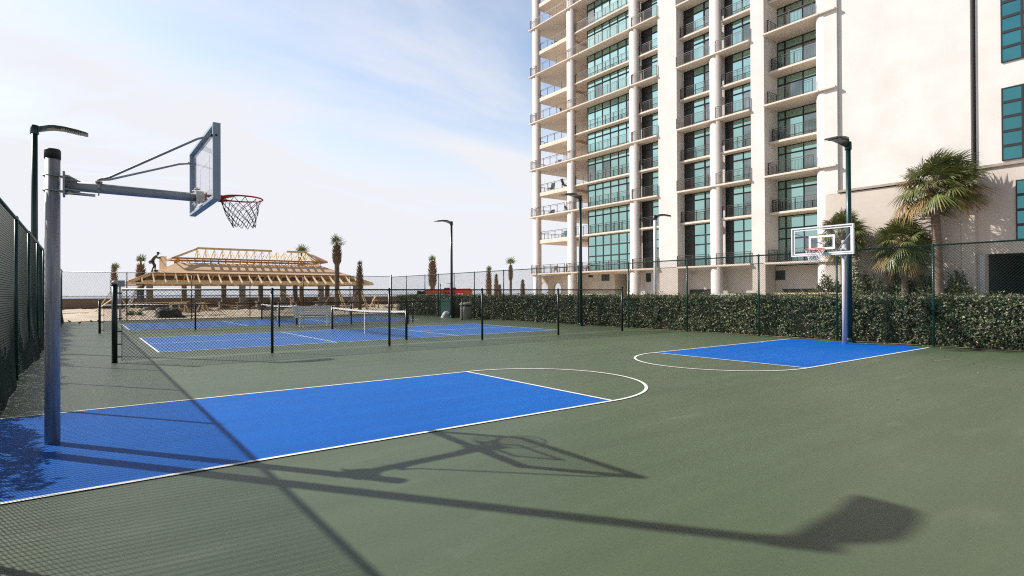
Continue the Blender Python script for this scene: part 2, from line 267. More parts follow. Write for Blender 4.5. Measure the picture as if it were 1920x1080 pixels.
# ------------------------------------------------------------------ mesh helper
class MB:
    def __init__(s): s.v = []; s.f = []; s.m = []; s.s = []
    def add(s, vs, fs, mi=0, smooth=False):
        o = len(s.v); s.v.extend(tuple(map(float, p)) for p in vs)
        for f in fs: s.f.append(tuple(i+o for i in f)); s.m.append(mi); s.s.append(smooth)
        return s
    def box(s, x0, x1, y0, y1, z0, z1, mi=0):
        if x0 > x1: x0, x1 = x1, x0
        if y0 > y1: y0, y1 = y1, y0
        if z0 > z1: z0, z1 = z1, z0
        vs = [(x, y, z) for z in (z0, z1) for y in (y0, y1) for x in (x0, x1)]
        return s.add(vs, [(0, 2, 3, 1), (4, 5, 7, 6), (0, 1, 5, 4), (2, 6, 7, 3), (0, 4, 6, 2), (1, 3, 7, 5)], mi)
    def bbox(s, x0, x1, y0, y1, z0, z1, b=0.006, mi=0):
        """box with chamfered edges"""
        vs = []; idx = {}
        X = (x0, x1); Y = (y0, y1); Z = (z0, z1)
        for i in (0, 1):
            for j in (0, 1):
                for k in (0, 1):
                    sx, sy, sz = (1-2*i)*b, (1-2*j)*b, (1-2*k)*b
                    for a, d in enumerate(((0, sy, sz), (sx, 0, sz), (sx, sy, 0))):
                        idx[i, j, k, a] = len(vs); vs.append((X[i]+d[0], Y[j]+d[1], Z[k]+d[2]))
        f = []
        for i in (0, 1): f.append([idx[i, 0, 0, 0], idx[i, 1, 0, 0], idx[i, 1, 1, 0], idx[i, 0, 1, 0]][::(1 if i else -1)])
        for j in (0, 1): f.append([idx[0, j, 0, 1], idx[1, j, 0, 1], idx[1, j, 1, 1], idx[0, j, 1, 1]][::(-1 if j else 1)])
        for k in (0, 1): f.append([idx[0, 0, k, 2], idx[1, 0, k, 2], idx[1, 1, k, 2], idx[0, 1, k, 2]][::(1 if k else -1)])
        for j in (0, 1):
            for k in (0, 1): f.append([idx[0, j, k, 1], idx[1, j, k, 1], idx[1, j, k, 2], idx[0, j, k, 2]])
        for i in (0, 1):
            for k in (0, 1): f.append([idx[i, 0, k, 0], idx[i, 1, k, 0], idx[i, 1, k, 2], idx[i, 0, k, 2]])
        for i in (0, 1):
            for j in (0, 1): f.append([idx[i, j, 0, 0], idx[i, j, 1, 0], idx[i, j, 1, 1], idx[i, j, 0, 1]])
        for i in (0, 1):
            for j in (0, 1):
                for k in (0, 1): f.append([idx[i, j, k, 0], idx[i, j, k, 1], idx[i, j, k, 2]])
        return s.add(vs, f, mi)
    def tube(s, pts, r, n=8, mi=0, cap=True, smooth=True, flat=None):
        P = [Vector(p) for p in pts]; rr = r if isinstance(r, (list, tuple)) else [r]*len(P)
        vs = []; a = None
        for i, p in enumerate(P):
            d = (P[min(i+1, len(P)-1)] - P[max(i-1, 0)]).normalized()
            if a is None:
                a = d.cross(Vector((0, 0, 1)))
                if a.length < 1e-4: a = Vector((1, 0, 0))
                a.normalize()
            else:
                a = (a - d*a.dot(d)).normalized()
            b = d.cross(a)
            for k in range(n):
                t = 2*PI*(k+0.5)/n
                vs.append(p + (a*math.cos(t) + b*math.sin(t)*(flat or 1))*rr[i])
        fs = [(i*n+k, i*n+(k+1) % n, (i+1)*n+(k+1) % n, (i+1)*n+k) for i in range(len(P)-1) for k in range(n)]
        s.add(vs, fs, mi, smooth and n > 4)
        if cap:
            o = len(s.v)-len(vs)
            s.f.append(tuple(o+k for k in range(n))[::-1]); s.m.append(mi); s.s.append(False)
            e = o+(len(P)-1)*n
            s.f.append(tuple(e+k for k in range(n))); s.m.append(mi); s.s.append(False)
        return s
    def bar(s, p, q, w, h, mi=0):
        """rectangular bar from p to q, w sideways, h upwards"""
        p, q = Vector(p), Vector(q); d = (q-p).normalized(); a = d.cross(Vector((0, 0, 1)))
        if a.length < 1e-4: a = Vector((1, 0, 0))
        a.normalize(); b = a.cross(d)
        vs = [x + a*i*w/2 + b*j*h/2 for x in (p, q) for i, j in ((-1, -1), (1, -1), (1, 1), (-1, 1))]
        return s.add(vs, [(0, 1, 2, 3), (7, 6, 5, 4), (0, 4, 5, 1), (1, 5, 6, 2), (2, 6, 7, 3), (3, 7, 4, 0)], mi)
    def lathe(s, prof, c=(0, 0, 0), n=24, mi=0, smooth=True):
        vs = [(c[0]+r*math.cos(2*PI*k/n), c[1]+r*math.sin(2*PI*k/n), c[2]+z) for r, z in prof for k in range(n)]
        fs = [(i*n+k, i*n+(k+1) % n, (i+1)*n+(k+1) % n, (i+1)*n+k) for i in range(len(prof)-1) for k in range(n)]
        s.add(vs, fs, mi, smooth)
        o = len(s.v)-len(vs)
        s.f.append(tuple(o+k for k in range(n))[::-1]); s.m.append(mi); s.s.append(False)
        e = o+(len(prof)-1)*n; s.f.append(tuple(e+k for k in range(n))); s.m.append(mi); s.s.append(False)
        return s
    def quad(s, a, b, c, d, mi=0): return s.add([a, b, c, d], [(0, 1, 2, 3)], mi)
    def sheet(s, x0, x1, y0, y1, z, mi=0): return s.quad((x0, y0, z), (x1, y0, z), (x1, y1, z), (x0, y1, z), mi)
    def prism(s, poly, axis, a, b, mi=0):
        """polygon in the two other axes, extruded along axis 0/1/2 from a to b"""
        n = len(poly)
        def pt(p, t):
            q = [0, 0, 0]; o = [i for i in range(3) if i != axis]; q[o[0]], q[o[1]] = p; q[axis] = t; return tuple(q)
        vs = [pt(p, a) for p in poly] + [pt(p, b) for p in poly]
        fs = [tuple(range(n))[::-1], tuple(range(n, 2*n))] + [(i, (i+1) % n, n+(i+1) % n, n+i) for i in range(n)]
        return s.add(vs, fs, mi)
    def build(s, name, mats, parent=None, loc=None):
        me = bpy.data.meshes.new(name); me.from_pydata(s.v, [], s.f)
        for m in (mats if isinstance(mats, (list, tuple)) else [mats]): me.materials.append(MAT[m])
        me.polygons.foreach_set('material_index', s.m); me.polygons.foreach_set('use_smooth', s.s); me.update()
        o = bpy.data.objects.new(name, me); COL.objects.link(o)
        if parent: o.parent = parent
        if loc: o.location = loc
        return o

def tag(o, label=None, cat=None, group=None, kind=None):
    if label: o['label'] = label
    if cat: o['category'] = cat
    if group: o['group'] = group
    if kind: o['kind'] = kind
    return o
def thing(name, label, cat, loc=(0, 0, 0), rz=0.0, group=None):
    o = bpy.data.objects.new(name, None); COL.objects.link(o); o.empty_display_size = 0.2
    o.location = loc; o.rotation_euler = (0, 0, rz); return tag(o, label, cat, group)
def kids(o): return [c for c in COL.objects if c.parent == o]
def dup(o, label=None, loc=None, rz=None, group=None, parent=None):
    c = o.copy(); COL.objects.link(c)
    if parent: c.parent = parent
    if label: c['label'] = label
    if group: c['group'] = group
    if loc is not None: c.location = loc
    if rz is not None: c.rotation_euler = (0, 0, rz)
    for k in kids(o): dup(k, parent=c)
    return c

# ------------------------------------------------------------------ ground, paint
MB().sheet(-30000, 30000, -30000, 30000, -2.2).build('sea', 'sea')['kind'] = 'structure'
g = MB(); g.box(-220, 320, -220, 58.5, -2.6, -0.03); g.build('ground', 'paving')['kind'] = 'structure'
def sand_sheet():
    xs = np.linspace(-40, 70, 221); ys = np.linspace(31.7, 58.2, 66)
    from mathutils import noise as nz_
    vs = []; fs = []
    for y in ys:
        for x in xs:
            edge = min(1, max(0, (y-32.2)/2.5)); 
            h = 0.03 + edge*(0.17 + 0.20*nz_.noise((x*0.35, y*0.35, 0)) + 0.12*nz_.noise((x*1.1, y*1.1, 3)) + 0.06*nz_.noise((x*2.7, y*2.7, 5)))
            vs.append((x, y, max(0.004, h)))
    n = len(xs)
    for j in range(len(ys)-1):
        for i in range(n-1): fs.append((j*n+i, j*n+i+1, (j+1)*n+i+1, (j+1)*n+i))
    return MB().add(vs, fs, 0, True).build('sand', 'sand')
sand_sheet()['kind'] = 'structure'
MB().box(-0.75, 18.72, -14, 31.8, -0.025, 0.0).build('court_floor', 'green')['kind'] = 'structure'
MB().sheet(18.72, 20.6, -8, 31.8, 0.012).build('hedge_bed', 'soil')['kind'] = 'structure'

LX = 18.187; D1 = 6.407; HW = 1.83
def key(name, x_base, sgn):
    x1 = (D1 if sgn > 0 else LX-D1)
    MB().sheet(min(x_base, x1), max(x_base, x1), -HW, HW, 0.004).build(name, 'blue')['kind'] = 'structure'
    m = MB(); z = 0.008; w = 0.025
    for y in (-HW, HW): m.sheet(min(x_base, x1+sgn*w), max(x_base, x1+sgn*w), y-w, y+w, z)
    m.sheet(x1-w, x1+w, -HW+w, HW-w, z)
    n = 72; vs = []
    for i in range(n+1):
        a = -PI/2 + PI*i/n
        for r in (HW-w, HW+w): vs.append((x1 + sgn*(w + r*math.cos(a)), r*math.sin(a), z))
    m.add(vs, [(2*i, 2*i+1, 2*i+3, 2*i+2) for i in range(n)])
    m.build('key_line', 'line')['kind'] = 'structure'
key('blue_key', -0.35, 1); key('blue_key', LX+0.06, -1)
# true the key lengths: paint runs a little past each pole line
def pickle(px_, py_, z=0.004):
    a, b = 13.41, 6.10; k = 6.705-2.134; w = 0.025
    MB().sheet(px_, px_+a, py_, py_+b, z).build('blue_pickleball_court', 'pblue')['kind'] = 'structure'
    m = MB(); zz = z+0.004
    for y in (py_, py_+b): m.sheet(px_-w, px_+a+w, y-w, y+w, zz)
    for x in (px_, px_+k, px_+a-k, px_+a): m.sheet(x-w, x+w, py_+w, py_+b-w, zz)
    m.sheet(px_+w, px_+k-w, py_+b/2-w, py_+b/2+w, zz); m.sheet(px_+a-k+w, px_+a-w, py_+b/2-w, py_+b/2+w, zz)
    m.build('pickleball_line', 'line')['kind'] = 'structure'
sc = MB()
for P in (((14.9, -2.9), (15.6, -3.06), (0.07)), ((14.8, -3.6), (14.35, -5.0), 0.05), ((4.15, -6.52), (4.08, -6.5), 0.008), ((3.6, -2.35), (3.72, -2.42), 0.006), ((9.5, -4.1), (9.56, -4.13), 0.03)):
    (xa, ya), (xb_, yb_), wd = P; dx, dy = xb_-xa, yb_-ya; ln = math.hypot(dx, dy); nx, ny = -dy/ln*wd/2, dx/ln*wd/2
    sc.add([(xa, ya, 0.004), (xa+dx*0.3+nx, ya+dy*0.3+ny, 0.004), (xa+dx*0.7+nx*0.8, ya+dy*0.7+ny*0.8, 0.004), (xb_, yb_, 0.004), (xa+dx*0.7-nx, ya+dy*0.7-ny, 0.004), (xa+dx*0.3-nx*0.7, ya+dy*0.3-ny*0.7, 0.004)], [(0, 5, 4, 3, 2, 1)])
sc.build('scuff_mark', 'scuff')['kind'] = 'structure'
PX, PY1, PY2 = 2.23, 9.73, 21.4
pickle(PX, PY1); pickle(PX, PY2)

# ------------------------------------------------------------------ chain link fences
def wire_mesh(p0, p1, z0, z1, pitch=0.05, r=0.002, off=None, nseg=1):
    p0 = np.array(p0, float); p1 = np.array(p1, float); Ln = np.linalg.norm(p1-p0); d = (p1-p0)/Ln; nrm_ = np.array((-d[1], d[0]))
    H = z1-z0; step = pitch*math.sqrt(2); m = MB(); vs = []; fs = []
    for fam in (0, 1):
        k = -int(H/step)-1
        while k*step < Ln:
            s0 = k*step; a, b = max(0, s0), min(Ln, s0+H)
            k += 1
            if b-a < 0.02: continue
            P = []
            for i in range(nseg+1):
                s = a+(b-a)*i/nseg; zz = (s-s0) if fam == 0 else H-(s-s0)
                o = (r if fam else -r) + (off(s, z0+zz) if off else 0)
                q = p0+d*s+nrm_*o; P.append((q[0], q[1], z0+zz))
            tx, tz = d*0.7071*r, 0.7071*r
            sg = -1 if fam == 0 else 1
            base = len(vs)
            for (x, y, z) in P:
                vs += [(x+sg*tx[0], y+sg*tx[1], z+tz), (x+nrm_[0]*r, y+nrm_[1]*r, z), (x-sg*tx[0], y-sg*tx[1], z-tz), (x-nrm_[0]*r, y-nrm_[1]*r, z)]
            for i in range(len(P)-1):
                o_ = base+i*4
                for j in range(4): fs.append((o_+j, o_+(j+1) % 4, o_+4+(j+1) % 4, o_+4+j))
    m.add(vs, fs); return m
def fence(name, label, p0, p1, h, posts, pr=0.03, rails=None, mats=('vgreen', 'wire'), mesh=None, r=0.0022, off=None, nseg=1, z0=0.03, endposts=(), group=None, rr=0.021, pitch=0.05):
    p0 = Vector((*p0, 0)); p1 = Vector((*p1, 0)); Ln = (p1-p0).length; d = (p1-p0)/Ln
    t = thing(name, label, 'fence', p0, 0, group)
    for s in posts:
        q = d*s; MB().tube([q, q+Vector((0, 0, h+0.02))], pr, 10).tube([q+Vector((0, 0, h+0.02)), q+Vector((0, 0, h+0.05))], [pr*1.12, pr*0.5], 10).build('post', mats[0], t)
    for s, hh, r_ in endposts:
        q = d*s; MB().tube([q, q+Vector((0, 0, hh))], r_, 12).tube([q+Vector((0, 0, hh)), q+Vector((0, 0, hh+0.03)), q+Vector((0, 0, hh+0.05))], [r_*1.1, r_, r_*0.3], 12).build('post', mats[0], t)
    a, b = mesh or (0, Ln)
    for z in (rails or [h]):
        MB().tube([d*a+Vector((0, 0, z)), d*b+Vector((0, 0, z))], rr, 8).build('rail', mats[0], t)
    nn = Vector((-d.y, d.x, 0))*(pr+0.006)
    q0 = d*a+nn; q1 = d*b+nn
    wire_mesh((q0.x, q0.y), (q1.x, q1.y), z0, h+0.02, pitch, r, off, nseg).build('wire_mesh', mats[1], t)
    return t, d
from mathutils import noise as mnoise
def bulge(s, z):
    if z > 1.5: return 0.0
    k = (1-z/1.5)**2
    return -k*(0.10 + 0.14*mnoise.noise((s*0.55, 0, 1.3)))
lp = [-2.3, 0.5, 2.95, 5.8, 8.65, 11.5, 14.35, 17.2, 20.05, 22.9, 25.75, 28.6, 31.4]
fence('chain_link_fence', 'tall dark green chain link fence running along the court behind the nearest hoop', (-0.22, -11), (-0.22, 31.6), 2.78,
      [y+11 for y in [-10.8, -8, -5.1]+lp], 0.032, mats=('vgreen', 'wire'), off=bulge, nseg=7, r=0.0034, rr=0.026)
hp = [-6.8, -4.3, -1.8, 0.62, 3.08, 5.9, 8.75, 11.75, 14.7, 17.5, 20.35, 22.6, 24.5, 26.3, 29.0]
fence('chain_link_fence', 'green chain link fence standing against the clipped hedge', (18.68, -8), (18.68, 31.4), 2.68, [y+8 for y in hp], 0.030, endposts=[(39.4, 2.8, 0.04)], mats=('vgreen', 'wire'), r=0.0030, rr=0.022)
fence('chain_link_fence', 'tall black chain link fence at the sand end of the courts', (-0.2, 31.5), (18.6, 31.5), 2.72, [x+0.2 for x in (2.66, 5.87, 9.1, 12.4, 15.6)], 0.028, rails=[2.72, 1.40], mats=('dgreen', 'bwire'), r=0.0026, rr=0.018)
def low_fence(label, y, h, xs, end_h, r, wr, clips):
    t, d = fence('low_chain_link_fence', label, (xs[0], y), (xs[-1], y), h, [x-xs[0] for x in xs[1:-1]], 0.034, mats=('dgreen', 'bwire'), mesh=(0.13, xs[-1]-xs[0]), r=wr, endposts=[(0, end_h, r), (xs[-1]-xs[0], h+0.08, 0.042)], rr=0.021)
    b = MB().box(0.125, 0.137, 0.02, 0.045, 0.04, h)
    b.build('tension_bar', 'dgreen', t)
    for k in range(clips):
        z = 0.12+(h-0.2)*k/(clips-1); MB().bar((0, 0.03, z), (0.13, 0.035, z), 0.012, 0.025).build('brace_band', 'dgreen', t)
    if end_h > 1.5: MB().lathe([(0.062, 0), (0.06, 0.03), (0.03, 0.06), (0.004, 0.066)], (0, 0, end_h+0.045), 14).build('post_cap', 'palemetal', t)
    return t
low_fence('low black chain link fence between the basketball court and the pickleball courts', 7.77, 1.575, (1.24, 4.46, 7.6, 10.75, 13.94, 17.2), 1.66, 0.055, 0.0034, 6)
low_fence('waist high black chain link fence between the two blue pickleball courts', 19.65, 1.06, (1.2, 4.42, 7.75, 11.1, 14.4, 17.4), 1.24, 0.042, 0.0030, 4)

# ------------------------------------------------------------------ basketball hoops
def hoop(label, loc, rz, near):
    t = thing('basketball_hoop', label, 'basketball hoop', loc, rz)
    polem = 'galv' if near else 'palemetal'; am = 'greymetal' if near else 'palemetal'; fm = 'frameblue' if near else 'white'
    PR = 0.0625
    pole = MB().tube([(0, 0, 0), (0, 0, 2.84)], PR, 32).build('pole', polem, t)
    MB().lathe([(PR+0.004, 2.80), (PR+0.005, 2.885), (PR-0.004, 2.90), (0.01, 2.903)], n=32).build('pole_cap', 'cap' if near else 'palemetal', pole)
    # clamp rings with back plates
    for z in (2.635, 2.49):
        m = MB(); ring = [((PR+0.008)*math.cos(a), (PR+0.008)*math.sin(a), z) for a in np.linspace(0.55, 2*PI-0.55, 22)]
        m.tube(ring, 0.0085, 8)
        for s in (-1, 1):
            m.tube([(ring[0][0], s*ring[0][1], z), (0.145, s*ring[0][1]*1.05, z)], 0.0075, 8); m.tube([(0.118, s*0.047, z-0.0001), (0.134, s*0.047, z)], 0.016, 6)
        if z < 2.5: m.tube([(0.08, -0.075, z-0.02), (0.34, -0.075, z-0.025)], 0.014, 10)
        m.build('u_bolt', 'bolt', t)
    m = MB(); m.box(0.080, 0.098, -0.095, 0.095, 2.445, 2.68); m.prism([(0.098, 2.66), (0.098, 2.46), (0.15, 2.47), (0.24, 2.595), (0.13, 2.655)], 1, -0.008, 0.008)
    m.prism([(0.098, -0.09), (0.098, 0.09), (0.22, 0.045), (0.22, -0.045)], 2, 2.50, 2.512)
    m.build('mounting_plate', am, t)
    MB().tube([(0.098, 0, 2.555), (0.6, 0, 2.55), (1.262, 0, 2.545)], [0.049, 0.049, 0.047], 24).build('arm', am, t)
    m = MB(); m.tube([(0.37, 0.055*math.cos(a), 2.555+0.055*math.sin(a)) for a in np.linspace(-0.3, PI+0.3, 14)][::1], 0.006, 6)
    for s in (-1, 1): m.tube([(0.37, s*0.053, 2.55), (0.37, s*0.053, 2.485)], 0.006, 6)
    m.box(0.34, 0.40, -0.07, 0.07, 2.606, 2.616); m.tube([(0.37, 0.03, 2.615), (0.37, 0.03, 2.645)], 0.013, 6); m.tube([(0.37, -0.03, 2.615), (0.37, -0.03, 2.645)], 0.013, 6)
    m.build('brace_clamp', 'bolt', t)
    BX = 1.325; BW = 0.80; Z0, Z1 = 2.425, 3.205; T = 0.036
    for s in (-1, 1):
        MB().tube([(0.36, s*0.02, 2.64), (0.46, s*0.075, 2.665), (BX-0.16, s*0.70, 3.035), (BX-0.02, s*0.775, 3.075)], [0.013, 0.0145, 0.0145, 0.011], 10, flat=0.8).build('brace', am, t)
    # backboard: clear sheet with painted border and square, inside a frame
    bb = MB().box(BX-0.006, BX+0.006, -BW+0.03, BW-0.03, Z0+0.03, Z1-0.03).build('backboard', 'board', t)
    fr = MB(); w = 0.034
    fr.bbox(BX-T, BX+T, -BW, -BW+w, Z0, Z1, 0.004); fr.bbox(BX-T, BX+T, BW-w, BW, Z0, Z1, 0.004)
    fr.bbox(BX-T, BX+T, -BW+w, BW-w, Z0, Z0+w, 0.004); fr.bbox(BX-T, BX+T, -BW+w, BW-w, Z1-w, Z1, 0.004)
    fr.build('backboard_frame', fm, bb)
    m = MB(); e = 0.05
    def rect(y0, y1, z0, z1, e):
        x = BX+0.0085
        for a, b, c, d in ((y0, y1, z0, z0+e), (y0, y1, z1-e, z1), (y0, y0+e, z0+e, z1-e), (y1-e, y1, z0+e, z1-e)): m.box(x-0.0015, x+0.0015, a, b, c, d)
    rect(-BW+0.05, BW-0.05, Z0+0.05, Z1-0.05, 0.035)
    m.build('border_stripe', 'white', bb)
    m = MB(); rect(-0.335, 0.335, 2.585, 2.965, 0.055); m.build('target_square', 'white', bb)
    m = MB()
    for s in (-1, 1):
        m.tube([(BX-T-0.001, s*0.778, 3.075), (BX-T-0.02, s*0.778, 3.075)], 0.014, 6)
        m.tube([(BX-T+0.03, s*(BW-0.002), 3.075), (BX-T+0.03, s*(BW+0.008), 3.075)], 0.011, 8)
    m.build('bolt', 'cap', bb)
    m = MB(); m.box(BX-0.085, BX-0.075, -0.10, 0.10, 2.455, 2.645); m.box(BX-0.075, BX-0.0065, -0.06, 0.06, 2.49, 2.61)
    for y in (-0.085, 0.085):
        for z in (2.475, 2.625): m.tube([(BX-0.10, y, z), (BX-0.05, y, z)], 0.009, 6)
    m.build('rear_plate', 'bolt', t)
    # rim
    RZ = 2.575; RR = 0.235; cx = BX+0.15+RR
    rim = MB(); rim.tube([(cx+RR*math.cos(a), RR*math.sin(a), RZ) for a in np.linspace(0, 2*PI, 49)], 0.009, 10, cap=False)
    rim.box(BX+0.0105, BX+0.022, -0.075, 0.075, RZ-0.075, RZ+0.03)
    rim.prism([(BX+0.022, -0.07), (BX+0.022, 0.07), (cx-RR*0.80, RR*0.55), (cx-RR*0.97, RR*0.2), (cx-RR*0.97, -RR*0.2), (cx-RR*0.80, -RR*0.55)], 2, RZ-0.006, RZ+0.004)
    arc = [(cx+RR*1.005*math.cos(a), RR*1.005*math.sin(a)) for a in np.linspace(PI-1.25, PI+1.25, 19)]
    for i in range(len(arc)-1):
        (x0, y0), (x1, y1) = arc[i], arc[i+1]; k = 0.05*math.cos((i-8.5)/9*1.45)+0.002
        rim.add([(x0, y0, RZ+0.005), (x1, y1, RZ+0.005), (x1, y1, RZ-k), (x0, y0, RZ-k)], [(0, 1, 2, 3)])
    for s in (-1, 1): rim.tube([(BX+0.02, s*0.05, RZ-0.06), (cx-RR*0.72, s*RR*0.62, RZ-0.012)], 0.006, 6)
    rim.build('rim', 'red', t)
    # net
    net = MB(); n = 12; rows = 6; cw = 0.0036 if near else 0.0048
    def npt(i, j):
        tt = j/rows; rad = RR*(1-0.03) * (1-0.47*tt**0.75) * (1+0.05*math.sin(i*2.1+j))
        a = 2*PI*(i+0.5*(j % 2))/n
        return (cx+rad*math.cos(a)+0.035*tt*tt*(1 if near else 0.2), rad*math.sin(a)-0.02*tt*tt, RZ-0.012-0.322*tt**0.92+0.010*math.sin(i*1.7+j*2.3))
    for j in range(rows):
        for i in range(n):
            p = npt(i, j)
            for q in ((npt(i, j+1), npt(i-1, j+1)) if j % 2 == 0 else (npt(i, j+1), npt(i+1, j+1))):
                md = tuple((a+b)/2 for a, b in zip(p, q)); md = (cx+(md[0]-cx)*0.98, md[1]*0.98, md[2]-0.004)
                net.tube([p, md, q], cw, 5, cap=False)
    net.build('net', 'netdark' if near else 'netwhite', t)
    return t
hoop('near basketball hoop on a galvanised steel pole with long arm and grey framed clear backboard', (0.46, 0.04, 0), 0, True)
hoop('far basketball hoop with white framed backboard standing in front of the hedge', (17.72, 0.0, 0), PI, False)

# ------------------------------------------------------------------ lamp posts
def lamp(label, loc, rz, h=5.78, mats=('lampgreen', 'lampgreen'), sq=False, pr=0.078, hs=1.0):
    t = thing('lamp_post', label, 'lamp post', loc, rz, 'court lamp posts')
    MB().tube([(0, 0, 0.02), (0, 0, h)], [pr, pr*0.86], 16 if not sq else 4, smooth=not sq).build('post', mats[0], t)
    b = MB().bbox(-0.14, 0.14, -0.14, 0.14, 0, 0.03, 0.006); b.lathe([(pr+0.045, 0.03), (pr+0.03, 0.10), (pr+0.004, 0.14)], n=16)
    for i in (-1, 1):
        for j in (-1, 1): b.tube([(i*0.105, j*0.105, 0.03), (i*0.105, j*0.105, 0.07)], 0.014, 6)
    b.build('base_plate', mats[0], t)
    m = MB().tube([(0, 0, h-0.22), (0, 0, h-0.205), (0, 0, h+0.0), (0, 0, h+0.012)], [pr*1.16, pr*1.2, pr*1.16, pr*0.8], 16); m.build('collar', mats[1], t)
    # arched flat head: sections along x (x, half width, z top, z bottom)
    S = [(0.05, 0.055, h-0.02, h-0.16), (0.14, 0.085, h+0.010, h-0.115), (0.25, 0.15, h+0.040, h-0.060), (0.36, 0.195, h+0.052, h-0.025), (0.55, 0.205, h+0.045, h-0.015), (0.78, 0.205, h+0.012, h-0.042), (0.96, 0.19, h-0.028, h-0.078), (1.0, 0.17, h-0.048, h-0.078)]
    vs = []; 
    for x, w, zt, zb in S: x *= 1.10; vs += [(x*hs, -w*hs, zb), (x*hs, w*hs, zb), (x*hs, w*0.97*hs, zt-0.012), (x*hs, w*0.75*hs, zt), (x*hs, -w*0.75*hs, zt), (x*hs, -w*0.97*hs, zt-0.012)]
    fs = [(i*6+k, i*6+(k+1) % 6, (i+1)*6+(k+1) % 6, (i+1)*6+k) for i in range(len(S)-1) for k in range(6)] + [tuple(range(6))[::-1], tuple(range(len(S)*6-6, len(S)*6))]
    hd = MB().add(vs, fs).build('lamp_head', mats[1], t)
    l_ = MB()
    for k in range(9):
        x = 0.56+0.044*k; z = h-0.016-(x-0.55)*0.152
        l_.box(x*hs, (x+0.026)*hs, -0.15*hs, 0.15*hs, z-0.010, z+0.004)
    l_.box(0.30*hs, 0.53*hs, -0.13*hs, 0.13*hs, h-0.036, h-0.0245)
    l_.build('lamp_lens', 'lens', hd)
    return t
l0 = lamp('dark green lamp post rising above the left fence behind the near hoop pole', (-0.29, 11.7, 0), 0)
dup(l0, 'dark green lamp post outside the frame whose long shadow crosses the court', (-0.32, 0.60, 0))
dup(l0, 'green lamp post standing right behind the far hoop pole', (18.36, 0.14, 0), PI)
dup(l0, 'green lamp post by the hedge in front of the open corner balconies', (18.36, 11.25, 0), PI)
dup(l0, 'dark lamp post near the beige trash receptacle, thin against the sky', (18.36, 22.35, 0), PI)
wl = lamp('white lamp post with a dark head beyond the hedge beside the tower', (23.15, 10.99, 0), R(-52), 5.25, ('white', 'bronze'), pr=0.085, hs=0.7)
wl['group'] = 'lamp posts'

# ------------------------------------------------------------------ pickleball nets, bench, bins
def pnet(label, y0, y1):
    xm = PX+6.705; t = thing('pickleball_net', label, 'sports net', (xm, y0-0.33, 0)); W = y1-y0+0.66
    for y in (0, W):
        p = MB().tube([(0, y, 0), (0, y, 0.95)], 0.040, 14).lathe([(0.044, 0.95), (0.03, 0.975), (0.004, 0.98)], (0, y, 0), 14).build('post', 'dgreen', t)
        if y == 0: MB().box(0.038, 0.07, y-0.03, y+0.03, 0.50, 0.84).tube([(0.07, y, 0.66), (0.11, y, 0.66), (0.11, y, 0.56)], 0.008, 8).build('winder', 'black', p)
    def sag(s): return 0.92-0.055*(1-abs(2*s-1)**1.6)
    m = MB(); vs = []; n = 24
    for i in range(n+1):
        y = 0.04+(W-0.08)*i/n; z = sag(i/n)
        vs += [(-0.006, y, z), (0.006, y, z), (0.008, y, z-0.058), (-0.008, y, z-0.058)]
    m.add(vs, [(i*4+k, i*4+(k+1) % 4, i*4+4+(k+1) % 4, i*4+4+k) for i in range(n) for k in range(4)], 0)
    m.build('top_band', 'white', t)
    w = MB()
    for k in range(int((W-0.1)/0.05)):
        y = 0.05+k*0.05; s = y/W; w.bar((0, y, 0.07), (0, y, sag(s)-0.055), 0.004, 0.004)
    for j in range(17):
        q = [(0, 0.05+(W-0.1)*i/8, 0.07+(sag(i/8)-0.125)*j/16) for i in range(9)]
        for a, b in zip(q[:-1], q[1:]): w.bar(a, b, 0.0026, 0.0026)
    w.build('net_mesh', 'black', t)
    MB().box(-0.006, 0.006, W/2-0.025, W/2+0.025, 0.0, sag(0.5)).build('centre_strap', 'white', t)
    MB().box(-0.006, 0.006, 0.05, W-0.05, 0.06, 0.075).build('bottom_band', 'netdark', t)
pnet('black pickleball net with white top band on the nearer blue court', PY1, PY1+6.10)
pnet('black pickleball net with white top band on the farther blue court', PY2, PY2+6.10)

def bench():
    t = thing('park_bench', 'white slatted bench standing on the court behind the nearer net', 'bench', (9.15, 18.95, 0), R(2))
    s = MB()
    for k in range(5): s.bbox(-0.92, 0.92, -0.27+k*0.095, -0.27+k*0.095+0.075, 0.43, 0.455, 0.004)
    s.build('seat', 'white', t)
    b = MB()
    for k in range(5):
        z0 = 0.50+k*0.088; y = 0.20+0.045*k
        b.add([(x, y+dy, z) for x in (-0.92, 0.92) for dy, z in ((0, z0), (0.035, z0+0.072), (0.058, z0+0.062), (0.022, z0-0.008))], [(0, 1, 2, 3), (7, 6, 5, 4), (0, 4, 5, 1), (1, 5, 6, 2), (2, 6, 7, 3), (3, 7, 4, 0)])
    b.build('backrest', 'white', t)
    for x in (-0.62, 0.62):
        for y, y2 in ((-0.22, -0.25), (0.16, 0.20)):
            MB().bar((x, y, 0.43), (x, y2, 0.0), 0.05, 0.05).box(x-0.03, x+0.03, y2-0.05, y2+0.05, 0, 0.015).build('leg', 'white', t)
        MB().bar((x, -0.27, 0.415), (x, 0.22, 0.415), 0.045, 0.03).bar((x, 0.205, 0.40), (x, 0.44, 0.94), 0.045, 0.03).build('frame', 'white', t)
bench()
